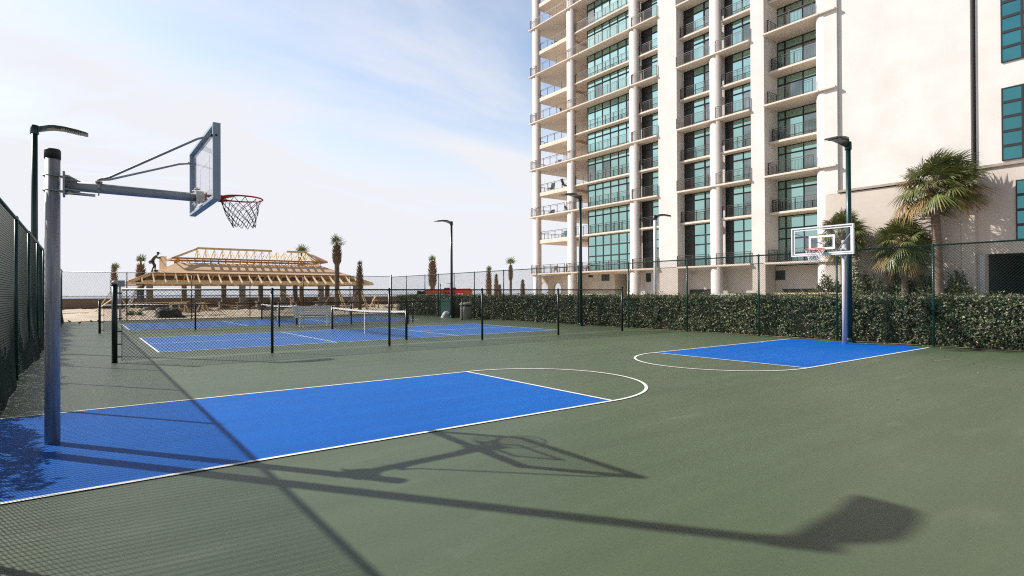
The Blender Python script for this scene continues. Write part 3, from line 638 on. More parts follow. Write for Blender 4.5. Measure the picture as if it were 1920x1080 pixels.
def trash():
    t = thing('trash_receptacle', 'round beige concrete trash receptacle by the hedge', 'trash can', (18.05, 20.25, 0))
    MB().lathe([(0.30, 0), (0.315, 0.02), (0.325, 0.4), (0.32, 0.70), (0.30, 0.72)], n=28).build('body', 'concrete', t)
    MB().lathe([(0.33, 0.80), (0.345, 0.83), (0.34, 0.90), (0.30, 0.935), (0.14, 0.945), (0.13, 0.90), (0.01, 0.895)], n=28).build('lid', 'concrete', t)
    m = MB().lathe([(0.25, 0.70), (0.25, 0.81)], n=20); m.build('liner', 'black', t)
    for k in range(4):
        a = PI/4+k*PI/2; MB().box(0.28*math.cos(a)-0.03, 0.28*math.cos(a)+0.03, 0.28*math.sin(a)-0.03, 0.28*math.sin(a)+0.03, 0.71, 0.81).build('lid_post', 'concrete', t)
trash()
def blob(r, sq=(1, 1, 1), seed=0, n=16, m=9, amp=0.18):
    vs = []; fs = []
    for i in range(m+1):
        ph = PI/2*i/m
        for k in range(n):
            a = 2*PI*k/n; d = Vector((math.cos(a)*math.cos(ph), math.sin(a)*math.cos(ph), math.sin(ph)))
            q = 1+amp*mnoise.noise(d*1.8+Vector((seed, 0, 0)))+amp*0.5*mnoise.noise(d*4.5+Vector((seed, 3, 0)))
            vs.append((d.x*r*sq[0]*q, d.y*r*sq[1]*q, d.z*r*sq[2]*q))
    for i in range(m):
        for k in range(n): fs.append((i*n+k, i*n+(k+1) % n, (i+1)*n+(k+1) % n, (i+1)*n+k))
    return MB().add(vs, fs, 0, True)
tag(blob(0.34, (1, 0.8, 1.1), 4).build('sack', 'sack', loc=(18.35, 22.95, 0)), 'small white sack slumped on the ground beside the thin lamp post', 'sack')
def gate():
    t = thing('court_gate', 'dark green chain link gate set into the hedge line', 'gate', (18.52, 22.75, 0))
    for y in (0, 1.25): MB().tube([(0, y, 0), (0, y, 2.12)], 0.035, 10).build('post', 'vgreen', t)
    m = MB()
    for z in (0.12, 1.12): m.tube([(0, 0.035, z), (0, 1.215, z)], 0.02, 8)
    m.build('leaf_frame', 'vgreen', t)
    MB().tube([(0, 0.036, 2.08), (0, 1.214, 2.08)], 0.02, 8).tube([(0, 0.036, 1.86), (0, 1.214, 1.86)], 0.016, 8).build('top_bar', 'palemetal', t)
    MB().box(-0.008, 0.008, 0.04, 1.21, 0.15, 1.10).build('screen_panel', 'vgreen', t)
gate()
def utility():
    t = thing('electrical_box', 'grey electrical box on a post near the end of the tall sand fence', 'utility box', (2.33, 31.25, 0))
    MB().box(-0.045, 0.045, -0.03, 0.03, 0, 2.25).build('post', 'palemetal', t)
    b = MB().bbox(-0.14, 0.22, -0.16, -0.032, 1.92, 2.27, 0.01).build('box', 'palemetal', t)
    MB().bbox(-0.12, 0.20, -0.172, -0.1605, 1.95, 2.24, 0.004).build('door', 'greymetal', b)
    MB().box(-0.09, 0.10, -0.11, -0.031, 0.85, 1.25).build('meter_box', 'palemetal', t)
utility()
def birds():
    b = MB()
    prof = [((-0.085, 0, 0.075), 0.004), ((-0.05, 0, 0.085), 0.026), ((0.0, 0, 0.095), 0.042), ((0.04, 0, 0.115), 0.036), ((0.062, 0, 0.14), 0.022), ((0.075, 0, 0.155), 0.024), ((0.092, 0, 0.155), 0.014), ((0.115, 0, 0.15), 0.003)]
    b.tube([p for p, _ in prof], [r for _, r in prof], 10)
    b.add([(-0.06, -0.02, 0.08), (-0.06, 0.02, 0.08), (-0.17, 0.03, 0.062), (-0.17, -0.03, 0.062)], [(0, 1, 2, 3)])
    for s in (-1, 1): b.tube([(0.005, s*0.016, 0.06), (0.01, s*0.018, 0.0), (0.035, s*0.02, 0.003)], 0.003, 5)
    o = tag(b.build('bird', 'bird', loc=(0.15, 30.2, 0)), 'small dark bird standing on the green court near the sand', 'bird', 'small birds at the sand end of the court'); o.rotation_euler.z = 2.6
    for x, y, r_ in ((0.55, 28.3, 0.5), (1.05, 29.9, 2.2), (1.35, 29.7, 4.0)): dup(o, loc=(x, y, 0), rz=r_)
birds()
# ------------------------------------------------------------------ leaves
def leaf_cloud(pts, nrm_, ln, wd, jit=0.9, rng=None, fold=0.0):
    """one folded leaf per point; returns verts, faces"""
    rng = rng or RNG; n = len(pts); d = rng.normal(size=(n, 3)); d += nrm_*0.5; d /= np.linalg.norm(d, axis=1)[:, None]
    nn = nrm_*jit + rng.normal(size=(n, 3))*0.6; s = np.cross(d, nn); s /= (np.linalg.norm(s, axis=1)[:, None]+1e-9)
    l = ln*(0.65+0.7*rng.random((n, 1))); w = wd*(0.7+0.6*rng.random((n, 1)))
    a = pts-d*l/2; b = pts+s*w/2; c = pts+d*l/2; e = pts-s*w/2
    V = np.stack([a, b, c, e], 1).reshape(-1, 3)
    Fq = [(4*i, 4*i+1, 4*i+2, 4*i+3) for i in range(n)]
    return V, Fq
def np_mesh(name, V, Fq, mi, mats, parent=None):
    me = bpy.data.meshes.new(name); me.from_pydata(V.tolist() if hasattr(V, 'tolist') else V, [], Fq)
    for m in mats: me.materials.append(MAT[m])
    if mi is not None: me.polygons.foreach_set('material_index', mi)
    me.update(); o = bpy.data.objects.new(name, me); COL.objects.link(o)
    if parent: o.parent = parent
    return o
def nz2(x, y, s=0): return np.array([mnoise.noise((a, b, s)) for a, b in zip(x, y)])

def hedge():
    t = thing('hedge', 'long clipped dark green hedge of small glossy leaves along the court', 'hedge', (0, 0, 0))
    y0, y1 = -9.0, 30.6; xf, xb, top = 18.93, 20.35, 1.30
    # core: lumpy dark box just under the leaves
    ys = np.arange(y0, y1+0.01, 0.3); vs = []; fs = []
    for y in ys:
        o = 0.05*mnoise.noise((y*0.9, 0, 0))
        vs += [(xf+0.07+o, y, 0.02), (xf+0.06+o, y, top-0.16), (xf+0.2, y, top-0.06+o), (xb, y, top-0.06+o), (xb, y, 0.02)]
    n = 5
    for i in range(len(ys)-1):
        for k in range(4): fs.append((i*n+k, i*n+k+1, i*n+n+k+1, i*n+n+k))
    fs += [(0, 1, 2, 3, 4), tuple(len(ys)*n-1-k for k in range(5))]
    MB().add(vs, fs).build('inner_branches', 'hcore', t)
    parts = []
    def front(n, ya, yb, ln, wd):
        y = RNG.uniform(ya, yb, n); z = RNG.uniform(0.03, top+0.05, n)**1.0
        bul = 0.13*nz2(y*0.6, z*0.8)+0.10*nz2(y*1.9, z*2.1, 4)+0.04*nz2(y*5, z*5, 9)
        x = xf - bul + RNG.normal(0.0, 0.035, n)
        nn = np.tile(np.array((-1.0, 0, 0.35)), (n, 1)); parts.append(leaf_cloud(np.stack([x, y, z], 1), nn, ln, wd))
    def topf(n, ya, yb, ln, wd):
        y = RNG.uniform(ya, yb, n); x = xf-0.06+(xb-xf+0.06)*RNG.random(n)**1.3
        z = top + 0.10*nz2(x*0.8, y*0.55, 8)+0.06*nz2(x*2.4, y*2.2, 2)+RNG.normal(0.0, 0.035, n)+np.where(RNG.random(n) < 0.09, RNG.random(n)*0.17, 0)
        nn = np.tile(np.array((-0.15, 0, 1.0)), (n, 1)); parts.append(leaf_cloud(np.stack([x, y, z], 1), nn, ln, wd))
    front(22000, -9, 8, 0.075, 0.040); front(20000, 8, 31, 0.085, 0.045)
    topf(9000, -9, 8, 0.075, 0.04); topf(9000, 8, 30.7, 0.085, 0.045)
    n = 1500; y = np.full(n, 30.65)+RNG.normal(0, 0.05, n); x = RNG.uniform(xf, xb, n); z = RNG.uniform(0, top, n)
    parts.append(leaf_cloud(np.stack([x, y, z], 1), np.tile(np.array((0, 1.0, 0.2)), (n, 1)), 0.08, 0.04))
    V = np.concatenate([p[0] for p in parts]); Fq = [(4*i, 4*i+1, 4*i+2, 4*i+3) for i in range(len(V)//4)]
    np_mesh('foliage', V, Fq, None, ['hedge'], t)
hedge()
def left_shrubs():
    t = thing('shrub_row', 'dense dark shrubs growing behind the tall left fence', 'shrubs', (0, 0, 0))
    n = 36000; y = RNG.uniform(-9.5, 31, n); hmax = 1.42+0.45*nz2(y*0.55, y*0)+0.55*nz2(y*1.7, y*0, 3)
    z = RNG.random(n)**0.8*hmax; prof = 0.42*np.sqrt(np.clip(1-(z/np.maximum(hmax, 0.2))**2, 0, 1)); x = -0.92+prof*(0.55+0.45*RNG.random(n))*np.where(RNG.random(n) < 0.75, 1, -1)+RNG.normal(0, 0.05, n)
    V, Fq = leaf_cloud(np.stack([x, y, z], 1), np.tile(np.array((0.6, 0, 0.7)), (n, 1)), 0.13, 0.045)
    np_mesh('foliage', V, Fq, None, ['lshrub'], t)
    m = MB()
    for k in range(60):
        yy = -9.2+k*0.67; 
        for j in range(3): m.tube([(-0.92, yy, 0), (-0.95+random.uniform(-.15, .15), yy+random.uniform(-.2, .2), 0.5), (-0.9+random.uniform(-.25, .25), yy+random.uniform(-.35, .35), 1.0)], [0.015, 0.011, 0.004], 5)
    m.build('stem', 'bark', t)
left_shrubs()
n = 420; y = np.concatenate([RNG.uniform(-6, 30, 330), RNG.uniform(-5, 30, 90)]); x = np.concatenate([RNG.normal(18.78, 0.06, 330), 18.68-RNG.random(90)**3*9])
V, Fq = leaf_cloud(np.stack([x, y, np.where(x > 18.7, 0.022, 0.007)], 1), np.tile(np.array((0, 0, 6.0)), (n, 1)), 0.05, 0.03)
V[:, 2] = np.clip(V[:, 2], 0.005, 0.03)
tag(np_mesh('leaf_litter', V, Fq, None, ['litter']), 'dry fallen leaves strewn along the foot of the hedge', 'leaf litter', kind='stuff')

# ------------------------------------------------------------------ palms
def fan_leaf(V, Fq, base, d, pet, rad, droop, wind, nl=24, side=None, rng=random):
    """petiole plus a fan of narrow drooping leaflets"""
    d = d.normalized(); up = Vector((0, 0, 1))
    s = d.cross(up); s = s.normalized() if s.length > 0.05 else Vector((1, 0, 0)); u = s.cross(d)
    roll_ = rng.uniform(-0.7, 0.7); s, u = s*math.cos(roll_)+u*math.sin(roll_), u*math.cos(roll_)-s*math.sin(roll_)
    tip = base+d*pet+Vector((0, 0, -droop*pet*0.35))+wind*pet*0.12
    o = len(V); w = 0.028
    V += [base-s*w, base+s*w, tip+s*w*0.6, tip-s*w*0.6]; Fq.append((o, o+1, o+2, o+3))
    dd = (tip-base).normalized()
    for j in range(nl):
        a = (j/(nl-1)-0.5)*2*R(112)*rng.uniform(0.93, 1.07)
        ld = (dd*math.cos(a)+s*math.sin(a)*0.95+u*(0.22-0.30*abs(math.sin(a)))).normalized(); l = rad*(0.62+0.38*math.cos(a*0.75))*rng.uniform(0.85, 1.12)
        sd = ld.cross(u).normalized()*0.034*(rad/1.0)**0.5
        pts = []
        for k, tt in enumerate((0.04, 0.45, 0.78, 1.0)):
            q = tip+ld*l*tt; q = q+Vector((0, 0, -droop*l*0.62*tt*tt))+wind*l*0.42*tt*tt; pts.append(q)
        o = len(V); V += [pts[0]-sd*0.4, pts[0]+sd*0.4, pts[1]+sd, pts[1]-sd, pts[2]+sd*0.75, pts[2]-sd*0.75, pts[3]]
        Fq += [(o, o+1, o+2, o+3), (o+3, o+2, o+4, o+5), (o+5, o+4, o+6)]
def cabbage_palm(label, loc, trunk_h, cr, r, nf, seed, lean=(0, 0), wind=Vector((0.25, -0.5, 0)), dead=0.2, low=38, pw=1.0):
    rg = random.Random(seed); t = thing('palm_tree', label, 'palm tree', loc, 0, 'palms in front of the tower wall')
    m = MB(); n = 16; pr = []
    P = []; RR = []
    for i in range(15):
        f = i/14; P.append((lean[0]*f*f, lean[1]*f*f, trunk_h*f)); RR.append(r*(1.18-0.30*f+0.25*max(0, 0.12-f)/0.12)*(1+0.05*(i % 2)))
    m.tube(P, RR, 16); m.build('trunk', 'bark', t)
    V = []; Fq = []; mi = []
    top = Vector((lean[0], lean[1], trunk_h))
    for i in range(nf):
        f = (i+0.5)/nf; el = R(84-(84+low)*f**pw+rg.uniform(-10, 10)); az = i*2.39996+rg.uniform(-0.25, 0.25)
        d = Vector((math.cos(az)*math.cos(el), math.sin(az)*math.cos(el), math.sin(el))); k0 = len(Fq)
        w = wind*(0.6+0.9*rg.random())
        d = (d+w*0.45).normalized()
        fan_leaf(V, Fq, top+Vector((0, 0, 0.1*(1-f)))+d*0.08, d, cr*rg.uniform(0.26, 0.52), cr*rg.uniform(0.36, 0.50), 0.42+0.60*f, w, 26, rng=rg)
        isdead = f > 1-dead or (f > 0.5 and rg.random() < 0.20)
        mi += [1 if isdead else 0]*(len(Fq)-k0)
    np_mesh('crown', [tuple(v) for v in V], Fq, mi, ['frond', 'dead'], t)
    b = MB()
    for i in range(26):
        az = i*2.39996; z = trunk_h-0.75+0.85*i/26; rr = r*0.82
        q = Vector((lean[0]+rr*math.cos(az), lean[1]+rr*math.sin(az), z)); e = q+Vector((math.cos(az)*0.20, math.sin(az)*0.20, 0.32)); b.tube([q, e], [0.06, 0.02], 5)
    b.build('leaf_bases', 'boots', t)
    return t
cabbage_palm('tallest palm with a windblown yellow green crown in front of the tower wall', (44.9, 5.75, 0), 8.35, 3.3, 0.25, 70, 3, (0, 0.25), Vector((0.30, -0.40, 0.10)), 0.09, 26, 0.85)
cabbage_palm('shorter full crowned palm beside the tallest palm trunk', (45.3, 7.75, 0), 4.85, 2.55, 0.20, 58, 11, (0, 0.2), Vector((0.10, -0.18, 0)), 0.10, 62)
cabbage_palm('palm partly hidden behind the far backboard and green lamp post', (45.2, 11.6, 0), 5.8, 2.3, 0.20, 54, 23, (0, 0.1), Vector((0.10, -0.18, 0)), 0.15, 62)

def beach_palm(label, xy, h, r, spread, seed, full=0.0, braces=False, z0=0.0, boot=(0.42, 0.90)):
    rg = random.Random(seed); t = thing('beach_palm', label, 'palm tree', (*xy, z0), 0, 'newly planted beach palms')
    P = []; RR = []
    b0, b1 = boot
    for i in range(25):
        f = i/24; P.append((0, 0, h*0.9*f)); g_ = f*0.9
        k = 1.0
        if g_ > b0: u = min(1, (g_-b0)/(b1-b0)); k = 1+0.55*math.sin(PI*min(1, u*1.05))**0.8*(1 if u < 0.9 else 0.5) - 0.55*u**2
        RR.append(0.78*r*max(0.25, k)*(1+0.05*(i % 2)))
    MB().tube(P, RR, 14).build('trunk', 'boots' if seed % 2 else 'bark', t)
    m = MB()
    for i in range(90):
        f = b0+(b1-b0)*(i+0.5)/90; az = i*2.39996; u = (f-b0)/(b1-b0); rr = 0.75*r*(1+0.5*math.sin(PI*u)-0.45*u*u)*0.9
        q = Vector((rr*math.cos(az), rr*math.sin(az), h*f)); e = q+Vector((math.cos(az)*r*0.8, math.sin(az)*r*0.8, r*1.1)); m.tube([q, e], [r*0.28, r*0.06], 4, smooth=False)
    m.build('leaf_bases', 'boots', t)
    V = []; Fq = []; top = Vector((0, 0, h*0.88)); nf = 6+int(full*18)
    for i in range(nf):
        el = R(86-(18+full*75)*(i+0.5)/nf*1.2); az = i*2.39996+rg.uniform(-0.3, 0.3)
        d = Vector((math.cos(az)*math.cos(el), math.sin(az)*math.cos(el), math.sin(el)))
        fan_leaf(V, Fq, top, d, spread*0.30, spread*rg.uniform(0.30, 0.55), 0.05+0.5*full*i/nf, Vector((0.1, -0.15, 0)), 10, rng=rg)
    np_mesh('crown', [tuple(v) for v in V], Fq, None, ['tuft' if full < 0.6 else 'frond'], t)
    if braces:
        for k in range(3):
            a = 0.6+k*2*PI/3; MB().bar((1.35*math.cos(a), 1.35*math.sin(a), 0.05), (r*1.2*math.cos(a), r*1.2*math.sin(a), 1.75), 0.09, 0.05).build('timber_prop', 'lumber', t)
    return t
beach_palm('slim tufted palm left of the pavilion, behind the grey box', (2.57, 45.4), 3.75, 0.17, 0.9, 1, 0.0, True, boot=(0.30, 0.93))
beach_palm('short palm with a bright green tuft behind the pavilion eave', (4.5, 48.9), 4.6, 0.24, 1.1, 2, 0.15, boot=(0.45, 0.84))
beach_palm('palm crown showing above the gap in the pavilion ridge', (19.2, 54.6), 6.6, 0.27, 1.5, 3, 0.5, boot=(0.5, 0.8))
beach_palm('tall stout palm with a dark spiky crown in front of the pavilion', (15.99, 35.13), 5.95, 0.22, 1.15, 4, 0.65, True, boot=(0.62, 0.86))
beach_palm('slim brown palm standing before the pavilion right eave', (17.44, 34.3), 4.05, 0.18, 0.7, 5, 0.0, True, boot=(0.34, 0.88))
beach_palm('brown palm with a brush like tuft behind the red machine', (30.06, 45.8), 5.45, 0.30, 1.1, 6, 0.1, boot=(0.40, 0.88))
beach_palm('thin shaggy palm, second beyond the hedge from the tower corner palms', (38.2, 47.2), 4.6, 0.24, 0.9, 7, 0.0, boot=(0.2, 0.9))
beach_palm('bare brown palm leaning beside a stub palm beyond the hedge', (40.6, 49.1), 3.9, 0.20, 0.6, 9, 0.0, boot=(0.2, 0.9))
beach_palm('shortest stub palm beyond the hedge', (38.0, 44.8), 2.45, 0.17, 0.5, 10, 0.0, boot=(0.2, 0.9))
beach_palm('slender palm with a green topknot nearest the tower corner', (37.85, 42.5), 5.2, 0.17, 1.25, 12, 0.35, boot=(0.55, 0.85))
beach_palm('small brown palm close to the tower corner column', (43.8, 48.0), 3.2, 0.20, 0.6, 13, 0.0, boot=(0.2, 0.9))

def bush(label, loc, rx, ry, h, n, seed, group=None):
    rg = np.random.default_rng(seed); t = thing('shrub', label, 'shrub', loc, 0, group)
    d = rg.normal(size=(n, 3)); d[:, 2] = np.abs(d[:, 2]); d /= np.linalg.norm(d, axis=1)[:, None]
    q = np.array([1+0.38*mnoise.noise((a*2.3+seed, b*2.3, c*2.3))+0.2*mnoise.noise((a*5, b*5+seed, c*5)) for a, b, c in d]); rr = q*(0.45+0.55*rg.random(n)**0.4)
    P = d*rr[:, None]*np.array((rx, ry, h)); V, Fq = leaf_cloud(P, d+np.array((0, 0, 0.4)), 0.24, 0.085, rng=rg)
    np_mesh('foliage', V, Fq, None, ['shrub'], t)
    m = MB()
    for k in range(9): a = k*2.4; m.tube([(0, 0, 0), (0.3*rx*math.cos(a), 0.3*ry*math.sin(a), 0.5*h), (0.6*rx*math.cos(a), 0.6*ry*math.sin(a), 0.85*h)], [0.035, 0.025, 0.008], 5)
    m.build('stem', 'bark', t)
G_ = 'shrubs along the tower wall'
bush('loose olive shrub at the foot of the last round column', (44.9, 12.6, 0), 1.2, 1.5, 2.5, 3200, 1, G_)
bush('pale dry shrub left of the shorter palm trunk', (44.9, 10.2, 0), 1.1, 1.6, 2.75, 3400, 2, G_)
bush('dark shrub just behind the shorter palm trunk', (45.9, 8.0, 0), 0.8, 1.3, 2.6, 2800, 3, G_)
bush('dark rounded shrub between the two palm trunks', (45.7, 6.7, 0), 0.9, 0.8, 2.4, 2400, 4, G_)
bush('dark shrub right of the tallest palm trunk', (45.7, 4.95, 0), 0.8, 0.8, 2.4, 2400, 5, G_)

# ------------------------------------------------------------------ tower
TW = thing('tower_building', 'tall cream apartment tower with balconies, round columns and teal windows', 'apartment building', (47.0, 0, 0))
X0 = 47.0
def wall(x0, x1, y0, y1, z0, z1, m='stucco', name='wall'): return MB().box(x0-X0, x1-X0, y0, y1, z0, z1).build(name, m, TW)
HT = 44.0
FULL = [3.95, 11.27, 17.31, 23.35, 29.39, 35.43, 41.47]; MIDL = [8.25, 14.29, 20.33, 26.37, 32.41, 38.45]
LV = sorted(FULL+MIDL)
# bays: y0, y1, window plane x, front slab?, top visible z
BAY = dict(a=(33.78, 40.95, 48.05, 36), b=(29.78, 32.9, 48.15, 33.0), c=(24.03, 27.53, 48.1, 30), d=(19.82, 23.03, 48.1, 30), e=(14.2, 18.61, 49.15, 27))
# solid cores behind each bay, piers between bays
wall(48.25, 60, 33.3, 40.90, 3.6, HT, 'slab'); wall(48.35, 60, 29.78, 33.25, 3.6, HT, 'stucco'); wall(48.3, 60, 19.82, 27.53, 3.6, HT, 'stucco'); wall(49.35, 60, 14.0, 18.61, 3.6, HT, 'stucco')
wall(46.95, 60, 27.53, 29.78, 3.95, HT, 'stucco', 'pier'); wall(46.95, 60, 18.61, 19.82, 3.95, HT, 'stucco', 'pier')
wall(47.0, 59, 27.55, 29.76, 0, 3.94, 'stone', 'pier'); wall(47.0, 59, 18.63, 19.80, 0, 3.94, 'stone', 'pier')
wall(46.95, 60, 12.74, 13.98, 9.0, HT, 'stucco')
wall(47.15, 60, 4.575, 12.735, 9.2, HT, 'stucco')
# lower storey, right of the columns
wall(46.95, 60, 4.36, 13.97, 0, 8.98, 'stone'); wall(46.905, 46.947, 4.36, 5.06, 0, 8.98, 'stone', 'pilaster')
# right wing, slightly set back, with a vehicle opening at its foot
wall(47.40, 60, -14, 4.355, 9.62, HT, 'stucco'); wall(47.40, 48.0, -14, 4.355, 3.86, 9.60, 'stone'); wall(47.40, 48.0, 3.92, 4.355, 0, 3.86, 'stone')
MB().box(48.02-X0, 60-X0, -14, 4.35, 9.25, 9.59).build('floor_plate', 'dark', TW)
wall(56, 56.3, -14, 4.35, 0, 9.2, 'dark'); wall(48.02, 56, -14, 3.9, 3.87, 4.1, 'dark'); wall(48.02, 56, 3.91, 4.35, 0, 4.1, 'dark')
j = MB(); j.box(47.22-X0, 47.39-X0, 3.93, 4.20, 0, 3.82); j.box(47.30-X0, 47.39-X0, 4.22, 4.34, 0, 3.82); j.build('door_jamb', 'palemetal', TW)
for (x0, x1, y0, y1, z) in ((46.82, 47.147, 4.40, 12.73, 9.05), (47.25, 47.398, -14, 4.33, 9.42)):
    MB().box(x0-X0, x1-X0, y0, y1, z, z+0.17).build('ledge', 'ledge', TW)
# foot of the tower left of the columns
wall(48.6, 59, 14.0, 18.60, 0, 3.7, 'stone'); wall(48.4, 59, 19.81, 27.54, 0, 3.7, 'stone'); wall(48.4, 59, 29.77, 35.3, 0, 3.7, 'stucco'); wall(48.6, 59, 37.3, 44.3, 0, 3.7, 'blockwall'); wall(51.5, 59, 35.31, 37.29, 0, 3.7, 'blockwall')
def arch_wall():
    """one wall pierced by two arched openings"""
    m = MB(); x0, x1 = 48.6-X0, 49.0-X0; zt = 3.7
    yA, yB = 44.31, 51.2; ops = [(47.13, 0.78, 2.0), (49.97, 0.92, 1.88)]
    edges = [yA]
    for c, r, z in ops: edges += [c-r, c+r]
    edges.append(yB)
    for a, b in ((edges[0], edges[1]), (edges[2], edges[3]), (edges[4], edges[5])): m.box(x0, x1, a, b, 0, zt)
    for c, r, z in ops:
        n = 16; P = [(c-r*math.cos(PI*i/n), z+r*math.sin(PI*i/n)) for i in range(n+1)]
        for i in range(n):
            (a, za), (b, zb) = P[i], P[i+1]
            vs = [(x, y, q) for x in (x0, x1) for y, q in ((a, za), (b, zb), (b, zt), (a, zt))]
            m.add(vs, [(0, 1, 2, 3), (7, 6, 5, 4), (0, 4, 5, 1), (2, 6, 7, 3)])
    m.build('arcade_wall', 'blockwall', TW)
arch_wall()
# round columns
for y in (49.55, 43.0, 33.25, 23.53, 13.9):
    MB().lathe([(0.62, 0), (0.54, 0.03), (0.54, HT)], (47.42-X0, y, 0), 32).build('column', 'column', TW)
# slabs
def slab(x0, x1, y0, y1, z1, th, nm='balcony_slab'):
    m = MB(); m.bbox(x0-X0, x1-X0, y0, y1, z1-th, z1, 0.03); return m.build(nm, 'slab', TW)
for z in FULL:
    slab(46.72, 48.2, 33.3, 40.97, z, 0.17); slab(46.72, 60, 40.98, 50.35, z, 0.17)
    slab(46.72, 48.3, 29.8, 33.28, z, 0.17)
    if z < 31:
        slab(46.72, 48.25, 19.84, 27.51, z, 0.17)
        slab(46.72, 49.3, 14.0, 18.62, z, 0.17); slab(46.72, 46.94, 12.76, 13.98, z, 0.17)
for z in MIDL:
    slab(47.35, 48.2, 33.8, 40.97, z, 0.20); slab(47.35, 60, 40.98, 42.5, z, 0.20); slab(47.30, 60, 43.6, 49.3, z, 0.50)
    slab(47.7, 59.9, 42.51, 43.59, z, 0.20)
    slab(47.35, 48.3, 29.8, 32.8, z, 0.20)
    if z < 31:
        slab(47.35, 48.25, 24.05, 27.51, z, 0.20); slab(47.35, 48.25, 19.84, 23.0, z, 0.20)
        slab(47.6, 49.3, 14.35, 18.62, z, 0.20)
# railings
def railing(pts, z, post=1.25, pick=0.115):
    m = MB()
    for (a, b) in zip(pts[:-1], pts[1:]):
        a = Vector((*a, z)); b = Vector((*b, z)); Ln = (b-a).length; d = (b-a)/Ln
        for h, w in ((1.05, 0.045), (0.90, 0.022), (0.10, 0.03)): m.bar(a+Vector((0, 0, h)), b+Vector((0, 0, h)), w, w)
        k = max(1, round(Ln/post))
        for i in range(k+1): q = a+d*Ln*i/k; m.bar(q, q+Vector((0, 0, 1.05)), 0.05, 0.05)
        if pick:
            k2 = int(Ln/pick)
            for i in range(1, k2): q = a+d*Ln*i/k2; m.bar(q+Vector((0, 0, 0.10)), q+Vector((0, 0, 0.90)), 0.016, 0.016)
    return m.build('railing', 'rail', TW)
for i, z in enumerate(LV[:-1]):
    full = z in FULL; xr = (46.86 if full else 47.5)-X0
    # corner terrace, then the five bays
    if full: railing([(0.9, 49.95), (-0.25, 49.95), (-0.25, 48.95)], z, 1.0, 0.13); railing([(xr, 48.9), (xr, 43.75)], z, 1.3, None)
    else: railing([(xr+0.1, 48.95), (xr+0.1, 43.65)], z, 1.3, None)
    railing([(11, 50.25), (1.0, 50.25)], z, 1.3, None)
    railing([(xr, 43.4), (xr, 33.85)] if full else [(xr, 42.4), (xr, 33.85)], z, 1.3, 0.15)
    if z < BAY['b'][3]: railing([(xr, 33.2), (xr, 29.85)] if full else [(xr, 32.65), (xr, 29.85)], z, 1.5)
    if z < BAY['c'][3]: railing([(xr, 27.45), (xr, 24.1)] if not full else [(xr, 27.5), (xr, 24.0)], z, 1.6)
    if z < BAY['d'][3]: railing([(xr, 23.2), (xr, 19.9)] if full else [(xr, 22.95), (xr, 19.9)], z, 1.6)
    if z < BAY['e'][3]:
        if full: railing([(1.2, 18.2), (-0.2, 18.2), (-0.2, 14.5)], z, 1.6)
        else: railing([(2.0, 18.35), (0.75, 18.35), (0.75, 14.5)], z, 1.6)
# windows: one per bay and storey; frame mesh with its panes (and dark infill) as children
def window(x, y0, y1, z0, z1, cols, rows, fw=0.08, alt=(), glass='glass', infill=None, depth=0.10, heavy=None, skipalt=()):
    """cols: y boundaries as fractions from the high-y side; rows: z boundaries in metres"""
    m = MB(); xs = x-X0
    ys = [y1-(y1-y0)*c for c in cols]
    for k, y in enumerate(ys):
        w = fw*(1.6 if heavy and k in heavy else 1); m.box(xs, xs+depth, max(y0, y-w/2), min(y1, y+w/2), z0, z1)
    for k, z in enumerate(rows):
        w = fw*(1.5 if 0 < k < len(rows)-1 else 1.2); 
        za, zb = max(z0, z-w/2), min(z1, z+w/2)
        for (ya, yb) in zip(ys[:-1], ys[1:]): m.box(xs+0.004, xs+depth-0.004, yb+fw/2, ya-fw/2, za, zb)
    if infill:
        for k in infill: m.box(xs+0.05, xs+0.09, ys[k+1], ys[k], z0, z1, 1)
    w_ = m.build('window', ['bronze', 'dpanel'], TW)
    p = MB()
    for ci, (ya, yb) in enumerate(zip(ys[:-1], ys[1:])):
        if infill and ci in infill: continue
        for ri, (za, zb) in enumerate(zip(rows[:-1], rows[1:])):
            dx = random.uniform(-0.006, 0.006); dz = random.uniform(-0.004, 0.004)
            x_ = xs+0.055; mi = 1 if (ci, ri) in alt else 0
            p.quad((x_+dx, ya, za), (x_-dx, yb, za), (x_-dx+dz, yb, zb), (x_+dx+dz, ya, zb), mi)
    p.build('pane', [glass, 'glass2'], w_)
    return w_
for i, z in enumerate(LV[:-1]):
    zc = LV[i+1]; zt = zc-(0.17 if zc in FULL else 0.20); tall = i == 0
    tr = [z+0.02, z+2.12, zt-0.03] if not tall else None
    # bay a: six columns of glass
    y0, y1, x, vis = BAY['a']
    if z < vis: window(x, y0, y1, z+0.01, zt, [k/6 for k in range(7)], tr or [z+0.02, z+1.75, z+2.95, zt-0.03], 0.095, alt=[(k, 0) for k in range(6) if random.random() < 0.12])
    for nm, cols, inf, door in (('b', [0, 0.42, 0.72, 1], [0], 2), ('c', [0, 0.30, 0.66, 1], [0], 2), ('d', [0, 0.22, 0.55, 0.90, 1], [0], 2), ('e', [0, 0.15, 0.50, 0.86, 1], None, 2)):
        y0, y1, x, vis = BAY[nm]
        if z >= vis: continue
        dd = door if random.random() < 0.72 else (1 if random.random() < 0.5 else 9)
        rows = tr or [z+0.02, z+2.12, z+3.0, zt-0.03]
        window(x, y0, y1, z+0.01, zt, cols, rows, 0.08, alt=[(dd, 0)], infill=inf, heavy=(1, len(cols)-2))
